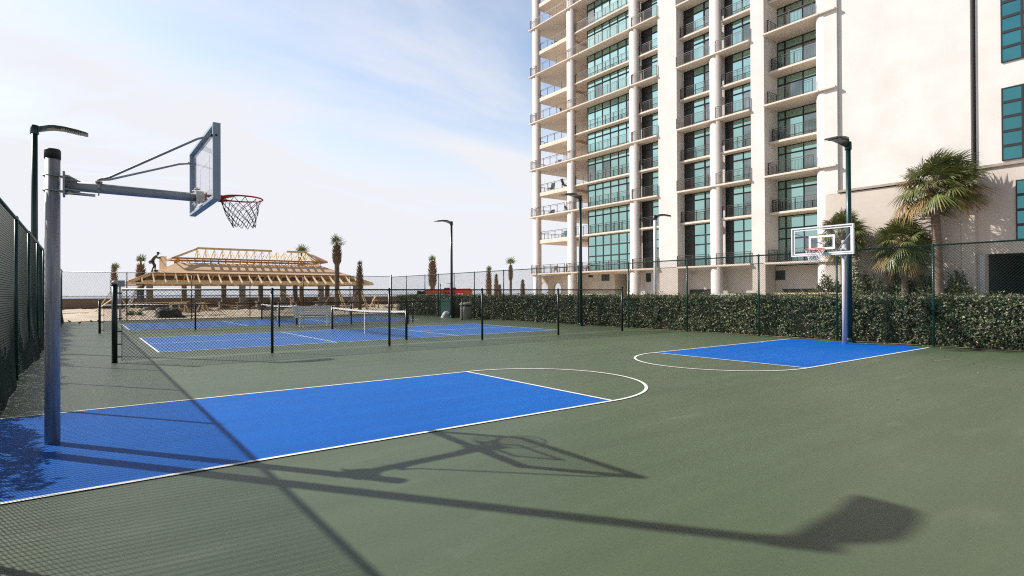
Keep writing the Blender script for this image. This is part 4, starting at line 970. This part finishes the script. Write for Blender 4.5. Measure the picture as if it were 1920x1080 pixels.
# wing windows (five rows of two lights)
for (za, zb, yl, k) in ((15.95, 20.7, 3.05, 5), (9.72, 14.33, 3.05, 5), (4.66, 8.40, 2.39, 4)):
    window(47.305, yl-2.05, yl, za, zb, [0, 0.5, 1], [za+(zb-za)*q/k for q in range(k+1)], 0.11, glass='glass3')
    window(47.305, yl-8.05, yl-6.0, za, zb, [0, 0.5, 1], [za+(zb-za)*q/k for q in range(k+1)], 0.11, glass='glass3')
# small openings in the foot of the tower
for (x, ya, yb, za, zb) in ((48.6, 38.1, 39.3, 2.85, 3.62), (48.6, 40.75, 41.45, 3.30, 3.55), (48.4, 32.0, 32.6, 2.6, 3.5), (48.4, 24.6, 27.2, 0.9, 1.75)):
    f = MB(); w = 0.06; xs = x-X0
    f.box(xs-0.05, xs-0.002, ya, yb, za, za+w); f.box(xs-0.05, xs-0.002, ya, yb, zb-w, zb); f.box(xs-0.05, xs-0.002, ya, ya+w, za+w, zb-w); f.box(xs-0.05, xs-0.002, yb-w, yb, za+w, zb-w); f.box(xs-0.045, xs-0.002, (ya+yb)/2-0.02, (ya+yb)/2+0.02, za+w, zb-w)
    o = f.build('window', 'bronze', TW); MB().quad((xs-0.01, yb-w, za+w), (xs-0.01, ya+w, za+w), (xs-0.01, ya+w, zb-w), (xs-0.01, yb-w, zb-w)).build('pane', 'dpanel', o)
v = MB(); v.box(48.545-X0, 48.598-X0, 17.75, 18.55, 2.55, 3.30)
for k in range(2): v.box(48.52-X0, 48.544-X0, 17.72, 18.58, 2.86+k*0.42-0.35, 2.92+k*0.42-0.35)
v.build('vent', 'bronze', TW)
v = MB(); v.box(48.56-X0, 48.598-X0, 14.9, 18.0, 0, 1.72); v.build('loading_door', 'dark', TW)
for y, z in ((26.9, 3.15), (26.6, 3.15)): MB().lathe([(0.05, 0), (0.10, 0.06), (0.11, 0.2), (0.02, 0.21)], (48.2-X0, y, z), 12).build('wall_light', 'palemetal', TW)
for z in LV[:9]: MB().bbox(48.0-X0, 48.25-X0, 18.585, 18.609, z+2.35, z+2.55, 0.005).build('wall_sconce', 'white', TW)
for z in LV[1:12]:
    for y in (46.6, 41.9): MB().lathe([(0.12, -0.05), (0.13, -0.02), (0.13, 0.0)], (1.6, y, z-(0.18 if z in FULL else 0.21 if y < 43 else 0.51)), 12).build('ceiling_light', 'white', TW)
MB().box(-0.3, 13, -14, 50.4, HT+0.01, HT+0.6).build('roof', 'slab', TW)

# balcony furniture
def chair(label, loc, rz, m, h=0.92, recline=0.15):
    t = thing('patio_chair', label, 'chair', loc, rz, 'chairs on the tower balconies')
    MB().bbox(-0.27, 0.27, -0.26, 0.26, 0.38, 0.44, 0.01).build('seat', m, t)
    b = MB()
    for k in range(5): x = -0.22+0.11*k; b.bar((x, 0.25, 0.44), (x, 0.25+recline, h), 0.07, 0.03)
    b.bar((-0.27, 0.25+recline, h), (0.27, 0.25+recline, h), 0.04, 0.06); b.build('backrest', m, t)
    for sx in (-1, 1):
        for y in (-0.23, 0.23): MB().bar((sx*0.25, y, 0.38), (sx*0.26, y*1.1, 0), 0.045, 0.045).build('leg', m, t)
        MB().bar((sx*0.29, -0.25, 0.62), (sx*0.29, 0.30, 0.64), 0.06, 0.035).bar((sx*0.29, -0.23, 0.4), (sx*0.29, -0.23, 0.60), 0.04, 0.04).build('armrest', m, t)
    return t
def table(label, loc, m, r=0.65, h=0.74):
    t = thing('patio_table', label, 'table', loc, 0, 'tables on the tower balconies')
    MB().lathe([(r-0.02, h-0.045), (r, h-0.03), (r, h), (r-0.01, h+0.005)], n=24).build('tabletop', m, t)
    for k in range(4): a = PI/4+k*PI/2; MB().bar((r*0.6*math.cos(a), r*0.6*math.sin(a), h-0.045), (r*0.75*math.cos(a), r*0.75*math.sin(a), 0), 0.05, 0.05).build('leg', m, t)
table('orange wood table on the lowest corner balcony between two round columns', (48.6, 45.8, 3.951), 'teak', 0.8)
chair('orange wood chair left of the table on the lowest corner balcony', (48.4, 47.4, 3.951), -1.4, 'teak'); chair('orange wood chair right of the table on the lowest corner balcony', (48.3, 44.4, 3.951), 1.6, 'teak'); chair('orange wood chair beside the second column on the lowest balcony', (48.6, 41.8, 3.951), -1.5, 'teak')
chair('teal chair on the second corner balcony', (48.5, 45.6, 8.251), -1.2, 'teal'); chair('teal chair next to the round column on the second corner balcony', (48.4, 44.4, 8.251), 1.2, 'teal')
chair('low brown wicker chair on the third corner balcony', (48.2, 47.6, 11.271), -1.2, 'wicker', 0.8); chair('brown wicker chair close to the column on the third corner balcony', (48.0, 44.3, 11.271), 1.3, 'wicker', 0.8)
chair('dark reclining chair near the corner column on the fourth corner balcony', (48.1, 47.6, 14.291), -1.3, 'wicker', 1.15, 0.3); chair('dark chair on the seventh corner balcony up', (48.1, 45.2, 23.351), 1.2, 'wicker'); chair('dark chair on the fifth corner balcony up', (48.3, 46.4, 17.311), -1.2, 'wicker'); chair('dark chair on the tenth corner balcony up', (48.2, 46.9, 32.411), -1.2, 'wicker')
chair('dark reclining chair near the second column on the fourth corner balcony', (48.1, 44.9, 14.291), 1.4, 'wicker', 1.15, 0.3)

def cabinet(label, loc, w, d, h):
    t = thing('transformer_box', label, 'utility box', loc, 0, 'pale green utility boxes behind the hedge')
    MB().bbox(-d/2, d/2, -w/2, w/2, 0, h, 0.03).build('body', 'boxgreen', t)
    MB().prism([(-d/2-0.05, h), (d/2+0.05, h), (d/2+0.05, h+0.03), (0, h+0.10), (-d/2-0.05, h+0.03)], 1, -w/2-0.05, w/2+0.05).build('lid', 'boxgreen', t)
    for s in (-1, 1): MB().box(-d/2-0.012, -d/2-0.001, s*w/4-w/4+0.04, s*w/4+w/4-0.04, 0.1, h-0.08).build('door', 'boxgreen', t)
cabinet('wide pale green utility box showing above the hedge beside the third column', (42.5, 18.8, 0), 3.4, 1.3, 1.25)
cabinet('narrow pale green utility box showing above the hedge below the block wall', (42.5, 34.2, 0), 4.6, 1.3, 1.28)

# dark work tables behind the hedge and pale boards by the loading door
def worktable(label, loc, w, m, rz=0, h=0.9, d=0.7, cat='work table'):
    t = thing('work_table', label, cat, loc, rz); MB().bbox(-w/2, w/2, -d/2, d/2, h-0.05, h, 0.008).build('tabletop', m, t)
    for sx in (-1, 1):
        for sy in (-1, 1): MB().bar((sx*(w/2-0.1), sy*(d/2-0.08), h-0.05), (sx*(w/2-0.1), sy*(d/2-0.08), 0), 0.07, 0.07).build('leg', m, t)
    return t
worktable('dark table showing above the hedge below the pier', (41.5, 17.0, 0), 1.7, 'dgreen', PI/2, 1.40)
tag(MB().bbox(-0.03, 0.03, -3.2, 1.9, 0.02, 0.16, 0.005).build('yellow_board', 'yellow', loc=(44.0, 14.4, 1.25)), 'long pale yellow board lying level above the hedge by the loading door', 'board')
kids_ = [MB().bar((0, y, 0), (0, y, 1.27), 0.08, 0.08).build('board_support', 'lumber', [o for o in COL.objects if o.name.startswith('yellow_board')][0], (0, 0, -1.25)) for y in (-2.6, 1.4)]

# ------------------------------------------------------------------ beach: wall, pavilion, works
w = thing('beach_wall', 'long brown rendered wall between the sand and the sea', 'wall', (0, 55.6, 0))
MB().box(-60, 90, 0, 0.3, -0.5, 1.08).build('wall', 'beachwall', w); MB().box(-60, 90, -0.05, 0.35, 1.082, 1.16).build('coping', 'beachwall', w)
for x in (-4.5, 8.3, 14.2, 20.8): MB().box(x, x+0.42, -0.03, -0.002, 0.78, 0.90).build('vent', 'black', w)

def pavilion():
    t = thing('pavilion', 'unfinished timber pavilion with plywood hip roof and open raised ridge frame on the beach', 'pavilion', (0, 0, 0))
    cx0, cx1 = 4.75, 21.05; yf, yb = 44.2, 52.0
    for i in range(6):
        x = cx0+(cx1-cx0)*i/5
        for y, hw in ((yf, 0.21), (yb, 0.19)):
            p = MB().bbox(x-hw, x+hw, y-hw, y+hw, 0.0, 2.36, 0.02).build('column', 'colgrey', t)
            MB().bbox(x-0.40, x+0.40, y-0.40, y+0.40, 0.0, 0.72, 0.03).bbox(x-0.44, x+0.44, y-0.44, y+0.44, 0.722, 0.80, 0.02).build('plinth', 'colgrey', p)
    for y in (yf, yb): MB().box(cx0-0.3, cx1+0.3, y-0.12, y+0.12, 2.362, 2.60).build('beam', 'lumber', t)
    for x in (cx0-0.1, cx1+0.1): MB().box(x-0.1, x+0.1, yf+0.13, yb-0.13, 2.362, 2.60).build('beam', 'lumber', t)
    # lower hip roof: eave rectangle, plywood starts part way up the slope
    ex0, ex1, ey0, ey1, ez = 3.3, 22.2, 42.9, 53.3, 2.36; sl_ = 0.445; run0, run1 = 1.55, 3.6
    def ring(r): return (ex0+r, ex1-r, ey0+r, ey1-r, ez+sl_*r)
    a = ring(run0); b = ring(run1); th = 0.035
    def corners(q, dz=0): return [(q[0], q[2], q[4]+dz), (q[1], q[2], q[4]+dz), (q[1], q[3], q[4]+dz), (q[0], q[3], q[4]+dz)]
    def roofpart(A, B, name, mt):
        A0, B0, A1, B1 = corners(A, 0.11), corners(B, 0.11), corners(A, 0.11+th), corners(B, 0.11+th)
        for k in range(4):
            n = (k+1) % 4
            vs = [A0[k], A0[n], B0[n], B0[k], A1[k], A1[n], B1[n], B1[k]]
            MB().add(vs, [(3, 2, 1, 0), (4, 5, 6, 7), (0, 1, 5, 4), (1, 2, 6, 5), (2, 3, 7, 6), (3, 0, 4, 7)]).build(name, mt, t)
    roofpart(a, b, 'roof_sheathing', 'ply')
    # left hip is sheathed down to the eave
    A, B = ring(0.02), ring(run0-0.01)
    vs = [(A[0], A[3], A[4]+0.11), (A[0], A[2], A[4]+0.11), (B[0], B[2], B[4]+0.11), (B[0], B[3], B[4]+0.11)]
    vs += [(x, y, z+th) for x, y, z in vs]
    MB().add(vs, [(3, 2, 1, 0), (4, 5, 6, 7), (0, 1, 5, 4), (1, 2, 6, 5), (2, 3, 7, 6), (3, 0, 4, 7)]).build('roof_sheathing', 'ply', t)
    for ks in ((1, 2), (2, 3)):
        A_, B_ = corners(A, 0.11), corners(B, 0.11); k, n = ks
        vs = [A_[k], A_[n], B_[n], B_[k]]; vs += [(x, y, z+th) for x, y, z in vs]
        MB().add(vs, [(3, 2, 1, 0), (4, 5, 6, 7), (0, 1, 5, 4), (1, 2, 6, 5), (2, 3, 7, 6), (3, 0, 4, 7)]).build('shade_toned_sheathing', 'shadeply', t)  # right and back sheathing down to the eave, interior shade painted into its colour
    # rafters
    x = ex0+0.9
    r1 = run1-0.02
    while x < ex1-0.8:
        lim = min(r1, x-ex0, ex1-x)
        for y0, sy in ((ey0, 1), (ey1, -1)): MB().bar((x, y0, ez), (x, y0+sy*lim, ez+sl_*lim), 0.06, 0.19).build('rafter', 'lumber', t)
        x += 0.76
    y = ey0+0.9
    while y < ey1-0.8:
        lim = min(r1, y-ey0, ey1-y)
        for x0, sx in ((ex0, 1), (ex1, -1)): MB().bar((x0, y, ez), (x0+sx*lim, y, ez+sl_*lim), 0.06, 0.19).build('rafter', 'lumber', t)
        y += 0.9
    for X_, sx in ((ex0, 1), (ex1, -1)):
        for Y_, sy in ((ey0, 1), (ey1, -1)): MB().bar((X_, Y_, ez+0.01), (X_+sx*r1, Y_+sy*r1, ez+0.01+sl_*r1), 0.07, 0.2).build('hip_rafter', 'lumber', t)
    for p, q in (((ex0, ey0), (ex1, ey0)), ((ex0, ey1), (ex1, ey1)), ((ex0, ey0), (ex0, ey1)), ((ex1, ey0), (ex1, ey1))):
        dx, dy = (0, -0.03 if p[1] == ey0 else 0.03) if p[1] == q[1] else (-0.03 if p[0] == ex0 else 0.03, 0)
        MB().bar((p[0]+dx, p[1]+dy, ez-0.03), (q[0]+dx, q[1]+dy, ez-0.03), 0.045, 0.13).build('fascia', 'lumber', t)
    # raised ridge frame
    q = ring(run1); wz0 = q[4]+0.05; ux0, ux1, uy0, uy1 = q[0]+0.08, q[1]-0.08, q[2]+0.08, q[3]-0.08; wz1 = 4.42
    for y in (uy0, uy1):
        MB().box(ux0, ux1, y-0.05, y+0.05, wz1, wz1+0.10).build('top_plate', 'redwood', t)
        m = MB(); x = ux0
        while x < ux1+0.01: m.box(x-0.03, x+0.03, y-0.05, y+0.05, wz0, wz1); x += (ux1-ux0)/20
        m.build('stud_wall', 'redwood', t)
    for x in (ux0, ux1):
        m = MB(); m.box(x-0.05, x+0.05, uy0+0.06, uy1-0.06, wz1, wz1+0.10)
        for k in range(1, 5): yy = uy0+(uy1-uy0)*k/5; m.box(x-0.04, x+0.04, yy-0.03, yy+0.03, wz0, wz1)
        m.build('stud_wall', 'redwood', t)
    rz_, ym = 5.40, (uy0+uy1)/2; ov = 0.5; ezz = 4.44
    rx0, rx1 = 8.5, 17.6
    def truss(x):
        m = MB()
        for y, s in ((uy0-ov, 1), (uy1+ov, -1)): m.bar((x, y, ezz), (x, ym-s*0.03, rz_-0.02), 0.05, 0.12)
        m.bar((x+0.052, uy0, wz1+0.15), (x+0.052, uy1, wz1+0.15), 0.05, 0.11); m.bar((x, ym, wz1+0.21), (x, ym, rz_-0.06), 0.05, 0.09)
        m.bar((x+0.004, ym-0.02, wz1+0.2), (x+0.004, (uy0+ym)/2, (ezz+rz_)/2+0.05), 0.045, 0.07)
        m.build('truss', 'lumber', t)
    n = 15
    for i in range(n): truss(rx0+(rx1-rx0)*i/(n-1))
    MB().box(rx0, 14.6, ym-0.025, ym+0.025, rz_-0.04, rz_+0.14).build('ridge_board', 'lumber', t); MB().box(15.9, rx1, ym-0.025, ym+0.025, rz_-0.04, rz_+0.14).build('ridge_board', 'lumber', t)
    for X_, rx in ((ux0-ov, rx0), (ux1+ov, rx1)):
        for y in (uy0-ov, uy1+ov): MB().bar((X_, y, ezz), (rx, ym, rz_), 0.06, 0.17).build('hip_rafter', 'lumber', t)
        for f in (0.3, 0.5, 0.7): 
            yy = uy0-ov+(uy1-uy0+2*ov)*f; k = 1-abs(2*f-1); MB().bar((X_, yy, ezz), (X_+(rx-X_)*k, yy, ezz+(rz_-ezz)*k), 0.05, 0.12).build('rafter', 'lumber', t)
        xe = X_-0.03 if X_ < 10 else X_+0.03
        MB().bar((xe, uy0-ov, ezz), (xe, uy1+ov, ezz), 0.04, 0.13).build('fascia', 'redwood', t)
    for y in (uy0-ov-0.03, uy1+ov+0.03): MB().bar((ux0-ov, y, ezz), (ux1+ov, y, ezz), 0.04, 0.13).build('fascia', 'redwood', t)
    # part sheathing on the right hip
    X_ = ux1+ov
    vs = [(X_, uy0-ov, ezz+0.1), (X_, ym+0.3, ezz+0.1), (rx1+0.55, ym+0.1, rz_-0.12), (rx1+0.7, ym-0.35, rz_-0.22)]; vs += [(a_, b_, c_+0.03) for a_, b_, c_ in vs]
    MB().add(vs, [(3, 2, 1, 0), (4, 5, 6, 7), (0, 1, 5, 4), (1, 2, 6, 5), (2, 3, 7, 6), (3, 0, 4, 7)]).build('roof_sheathing', 'ply', t)
    return t
pavilion()

def skin_mesh(name, nodes, edges, root, m, parent, sub=1):
    """nodes: {key: (co, radius)}"""
    ks = list(nodes); me = bpy.data.meshes.new(name); me.from_pydata([nodes[k][0] for k in ks], [(ks.index(a), ks.index(b)) for a, b in edges], [])
    o = bpy.data.objects.new(name, me); COL.objects.link(o); o.parent = parent; me.materials.append(MAT[m])
    sk = o.modifiers.new('skin', 'SKIN'); sk.use_smooth_shade = True
    me.skin_vertices[0].data  # layer made by the modifier
    for i, k in enumerate(ks):
        r_ = nodes[k][1]; me.skin_vertices[0].data[i].radius = (r_, r_) if not isinstance(r_, tuple) else r_; me.skin_vertices[0].data[i].use_root = k == root
    sb = o.modifiers.new('subdivision', 'SUBSURF'); sb.levels = sub; sb.render_levels = sub
    return o
def person():
    # worker bending forward, facing +x, holding a sheet of plywood upright
    t = thing('person', 'worker in dark clothes and cap bending forward on the pavilion roof edge', 'person', (4.95, 44.75, 3.27), R(-8))
    nd = {'pel': ((0, 0, 0.80), (0.135, 0.12)), 'wai': ((0.07, 0, 0.95), (0.125, 0.105)), 'che': ((0.20, 0, 1.12), (0.15, 0.12)), 'nec': ((0.30, 0, 1.24), 0.06), 'nk2': ((0.35, 0, 1.29), 0.055), 'hd': ((0.385, 0, 1.36), (0.085, 0.095)), 'hd2': ((0.41, 0, 1.43), (0.075, 0.085)), 'nose': ((0.485, 0, 1.36), 0.018)}
    ed = [('pel', 'wai'), ('wai', 'che'), ('che', 'nec'), ('nec', 'nk2'), ('nk2', 'hd'), ('hd', 'hd2'), ('hd', 'nose')]
    for s, n, kn, an in ((1, 'l', (0.14, 0.47), (-0.02, 0.08)), (-1, 'r', (0.22, 0.50), (0.20, 0.12))):
        nd.update({n+'hip': ((0.0, s*0.10, 0.74), 0.09), n+'kn': ((kn[0], s*0.12, kn[1]), 0.062), n+'ank': ((an[0], s*0.12, an[1]), 0.042), n+'toe': ((an[0]+0.17, s*0.13, an[1]-0.055), 0.036), n+'sho': ((0.26, s*0.18, 1.17), 0.062), n+'elb': ((0.40, s*0.21, 1.02 if s > 0 else 1.06), 0.044), n+'wri': ((0.58, s*0.16, 1.13), 0.030), n+'pal': ((0.65, s*0.155, 1.16), (0.036, 0.018))})
        ed += [('pel', n+'hip'), (n+'hip', n+'kn'), (n+'kn', n+'ank'), (n+'ank', n+'toe'), ('che', n+'sho'), (n+'sho', n+'elb'), (n+'elb', n+'wri'), (n+'wri', n+'pal')]
        for f in range(4):
            y = s*0.155+(f-1.5)*0.021; l = (0.075, 0.085, 0.08, 0.062)[f]
            nd[f'{n}f{f}a'] = ((0.69, y, 1.175), 0.009); nd[f'{n}f{f}b'] = ((0.69+l*0.55, y, 1.165), 0.008); nd[f'{n}f{f}c'] = ((0.69+l*0.7, y, 1.165-l*0.45), 0.007)
            ed += [(n+'pal', f'{n}f{f}a'), (f'{n}f{f}a', f'{n}f{f}b'), (f'{n}f{f}b', f'{n}f{f}c')]
        nd[n+'th'] = ((0.655, s*0.105, 1.15), 0.0095); nd[n+'th2'] = ((0.69, s*0.095, 1.125), 0.008); ed += [(n+'pal', n+'th'), (n+'th', n+'th2')]
    skin_mesh('body', nd, ed, 'pel', 'skin', t)
    def sub_(keys, g_): return {k: (nd[k][0], tuple(x*g_ for x in nd[k][1]) if isinstance(nd[k][1], tuple) else nd[k][1]*g_) for k in keys}
    jk = ['pel', 'wai', 'che', 'nec', 'lsho', 'lelb', 'lwri', 'rsho', 'relb', 'rwri']; skin_mesh('jacket', sub_(jk, 1.22), [e for e in ed if e[0] in jk and e[1] in jk], 'pel', 'cloth', t)
    tk = ['pel', 'lhip', 'lkn', 'lank', 'rhip', 'rkn', 'rank']; skin_mesh('trousers', sub_(tk, 1.2), [e for e in ed if e[0] in tk and e[1] in tk], 'pel', 'trousers', t)
    for n in 'lr':
        (ax, ay, az) = nd[n+'ank'][0]; MB().bbox(ax-0.07, ax+0.21, ay-0.05, ay+0.05, az-0.11, az+0.0, 0.02).build('boot', 'trousers', t)
    MB().lathe([(0.098, 1.40), (0.105, 1.43), (0.09, 1.50), (0.04, 1.535), (0.005, 1.54)], (0.395, 0, 0), 16).bbox(0.46, 0.57, -0.07, 0.07, 1.405, 1.42, 0.004).build('cap', 'trousers', t)
    MB().bbox(-0.22, 0.02, -0.16, 0.16, 0.60, 0.80, 0.03).build('tool_pouch', 'redwood', t)
person()
p = thing('plywood_sheet', 'upright plywood sheet held by the worker on the pavilion roof', 'plywood', (5.62, 44.66, 3.48), R(25))
MB().bbox(-0.03, 0.0, -0.55, 0.35, 0, 0.98, 0.003).build('panel', 'ply', p)

def ladder():
    t = thing('step_ladder', 'white and blue grey step ladder leaning at the pavilion corner', 'ladder', (4.0, 43.1, 0.12), R(-20))
    for s in (-1, 1):
        MB().bar((-0.95+0.0, s*0.30, 0), (0.0, s*0.19, 2.0), 0.07, 0.09).build('rail', 'white', t); MB().bar((0.30, s*0.30, 0), (0.02, s*0.19, 1.98), 0.05, 0.06).build('rear_rail', 'bluegrey', t)
    for k in range(7):
        f = (k+0.6)/7.6; MB().box(-0.95*(1-f)-0.06, -0.95*(1-f)+0.06, -0.30+0.11*f, 0.30-0.11*f, 2*f-0.015, 2*f+0.015).build('tread', 'white', t)
    MB().bbox(-0.12, 0.14, -0.22, 0.22, 2.0, 2.05, 0.01).build('top_cap', 'lumber', t)
    MB().box(-0.10, 0.20, -0.17, 0.17, 0.9, 1.9).build('rear_panel', 'bluegrey', t)
ladder()
def sawhorse(label, loc, rz):
    t = thing('sawhorse', label, 'sawhorse', loc, rz, 'timber sawhorses')
    MB().bar((-0.6, 0, 0.72), (0.6, 0, 0.72), 0.06, 0.1).build('top_beam', 'lumber', t)
    for sx in (-1, 1):
        for sy in (-1, 1): MB().bar((sx*0.48, sy*0.03, 0.70), (sx*0.58, sy*0.30, 0), 0.05, 0.08).build('leg', 'lumber', t)
sawhorse('timber sawhorse behind the dark tarpaulin heap', (6.0, 38.6, 0.15), 0.4); sawhorse('timber sawhorse in front of the second pavilion column', (7.6, 39.2, 0.15), 1.2)
for i, (x, y, z, l, rz, tilt, lb) in enumerate(((5.0, 39.5, 0.92, 3.6, -0.18, 0.02, 'long pale plank lying across the sawhorse by the heap'), (8.5, 38.2, 0.75, 3.0, -0.25, -0.08, 'long pale plank sloping to the sand before the columns'), (-0.2, 41.5, 0.25, 2.4, 0.05, 0.0, 'pale plank lying flat on the sand at the far left'), (6.4, 33.6, 0.16, 3.4, 0.04, 0.0, 'pale plank lying on the sand along the tall fence'), (14.3, 40.5, 0.9, 2.2, 2.5, 0.75, 'plank propped up against the pavilion right half'), (21.0, 40.2, 0.8, 2.0, 0.75, 0.7, 'short plank propped up right of the slim palm'), (2.2, 44.0, 1.0, 2.6, 0.3, 0.68, 'plank propped up beside the step ladder'))):
    o = tag(MB().bbox(-l/2, l/2, -0.08, 0.08, -0.025, 0.025, 0.004).build('plank', 'lumber', loc=(x, y, z)), lb, 'plank', 'loose lumber on the sand'); o.rotation_euler = (0, -tilt, rz)
worktable('brown timber table on the sand beside the beach wall', (21.5, 39.0, 0.15), 1.7, 'redwood', 0.2, 0.78)
hp_ = tag(blob(0.85, (1.0, 0.6, 0.78), 2, 22, 10, 0.30).build('tarpaulin_heap', 'tarp', loc=(4.85, 33.4, 0.0)), 'low heap under a dark tarpaulin at the foot of the tall sand fence', 'heap')
for i, (x, y, r_, lb) in enumerate(((4.35, 41.2, 0.45, 'dark grey rubble pile under the pavilion left corner'), (7.3, 40.6, 0.33, 'small grey rubble pile by the second pavilion column'), (11.6, 40.8, 0.34, 'small grey rubble pile near the middle pavilion columns'))):
    tag(blob(r_, (1.1, 0.9, 1.1), 7+i, 18, 9, 0.4).build('rubble_pile', 'colgrey', loc=(x, y, 0.05)), lb, 'rubble', 'rubble piles on the sand')
for (x, y, h, k, lb) in ((3.1, 36.0, 0.55, 31, 'small bright green plant beside the slim tufted palm'), (3.6, 37.0, 0.5, 32, 'small green plant at the foot of the step ladder')):
    V = []; Fq = []; rg = random.Random(k)
    for i in range(12):
        az = i*2.4; el = R(75-5*i); d = Vector((math.cos(az)*math.cos(el), math.sin(az)*math.cos(el), math.sin(el))); fan_leaf(V, Fq, Vector((0, 0, 0)), d, h*0.4, h*0.6, 0.3, Vector((0, 0, 0)), 7, rng=rg)
    o = np_mesh('seedling_palm', [tuple(v_) for v_ in V], Fq, None, ['tuft']); o.location = (x, y, 0.1); tag(o, lb, 'plant', 'small plants on the sand')

def telehandler():
    t = thing('telehandler', 'orange red telescopic handler parked beyond the hedge', 'construction vehicle', (28.9, 40.6, 0), math.atan2(-3.24, 4.32)+PI)
    L_ = 4.6
    b = MB(); b.prism([(-2.3, 0.6), (2.0, 0.6), (2.0, 1.05), (0.9, 1.12), (-1.4, 1.12), (-1.6, 1.95), (-2.3, 1.85)], 1, -0.55, 0.55); b.build('chassis', 'machred', t)
    MB().bar((-2.15, 0.12, 1.72), (2.15, 0.12, 1.62), 0.42, 0.46).build('boom', 'machred', t)
    MB().bar((2.15, 0.12, 1.62), (2.75, 0.12, 1.45), 0.32, 0.32).bbox(2.7, 2.9, -0.55, 0.75, 0.9, 1.75, 0.02).build('fork_carriage', 'black', t)
    for y in (-0.35, 0.5): MB().box(2.9, 3.9, y-0.06, y+0.06, 0.9, 0.96).build('fork', 'black', t)
    c = MB(); c.prism([(-0.7, 1.12), (0.6, 1.12), (0.75, 1.35), (0.45, 2.0), (-0.65, 2.05)], 1, -1.15, -0.50); cb = c.build('cab', 'black', t)
    MB().prism([(-0.55, 1.40), (0.58, 1.40), (0.38, 1.92), (-0.52, 1.95)], 1, -1.165, -1.152).build('window', 'glass2', cb)
    MB().bbox(-1.4, 0.9, 0.56, 1.12, 0.7, 1.4, 0.04).build('engine_cover', 'machred', t)
    MB().bar((-1.5, 0.40, 1.15), (0.3, 0.40, 1.55), 0.12, 0.12).build('lift_ram', 'black', t)
    for x in (-1.5, 1.45):
        for y in (-1.0, 1.0):
            w_ = MB().tube([(x, y-0.2, 0.58), (x, y-0.16, 0.58), (x, y+0.16, 0.58), (x, y+0.2, 0.58)], [0.50, 0.58, 0.58, 0.50], 24).build('wheel', 'tyre', t)
            MB().tube([(x, y-0.21, 0.58), (x, y+0.21, 0.58)], 0.28, 16).build('rim', 'machred', w_)
telehandler()
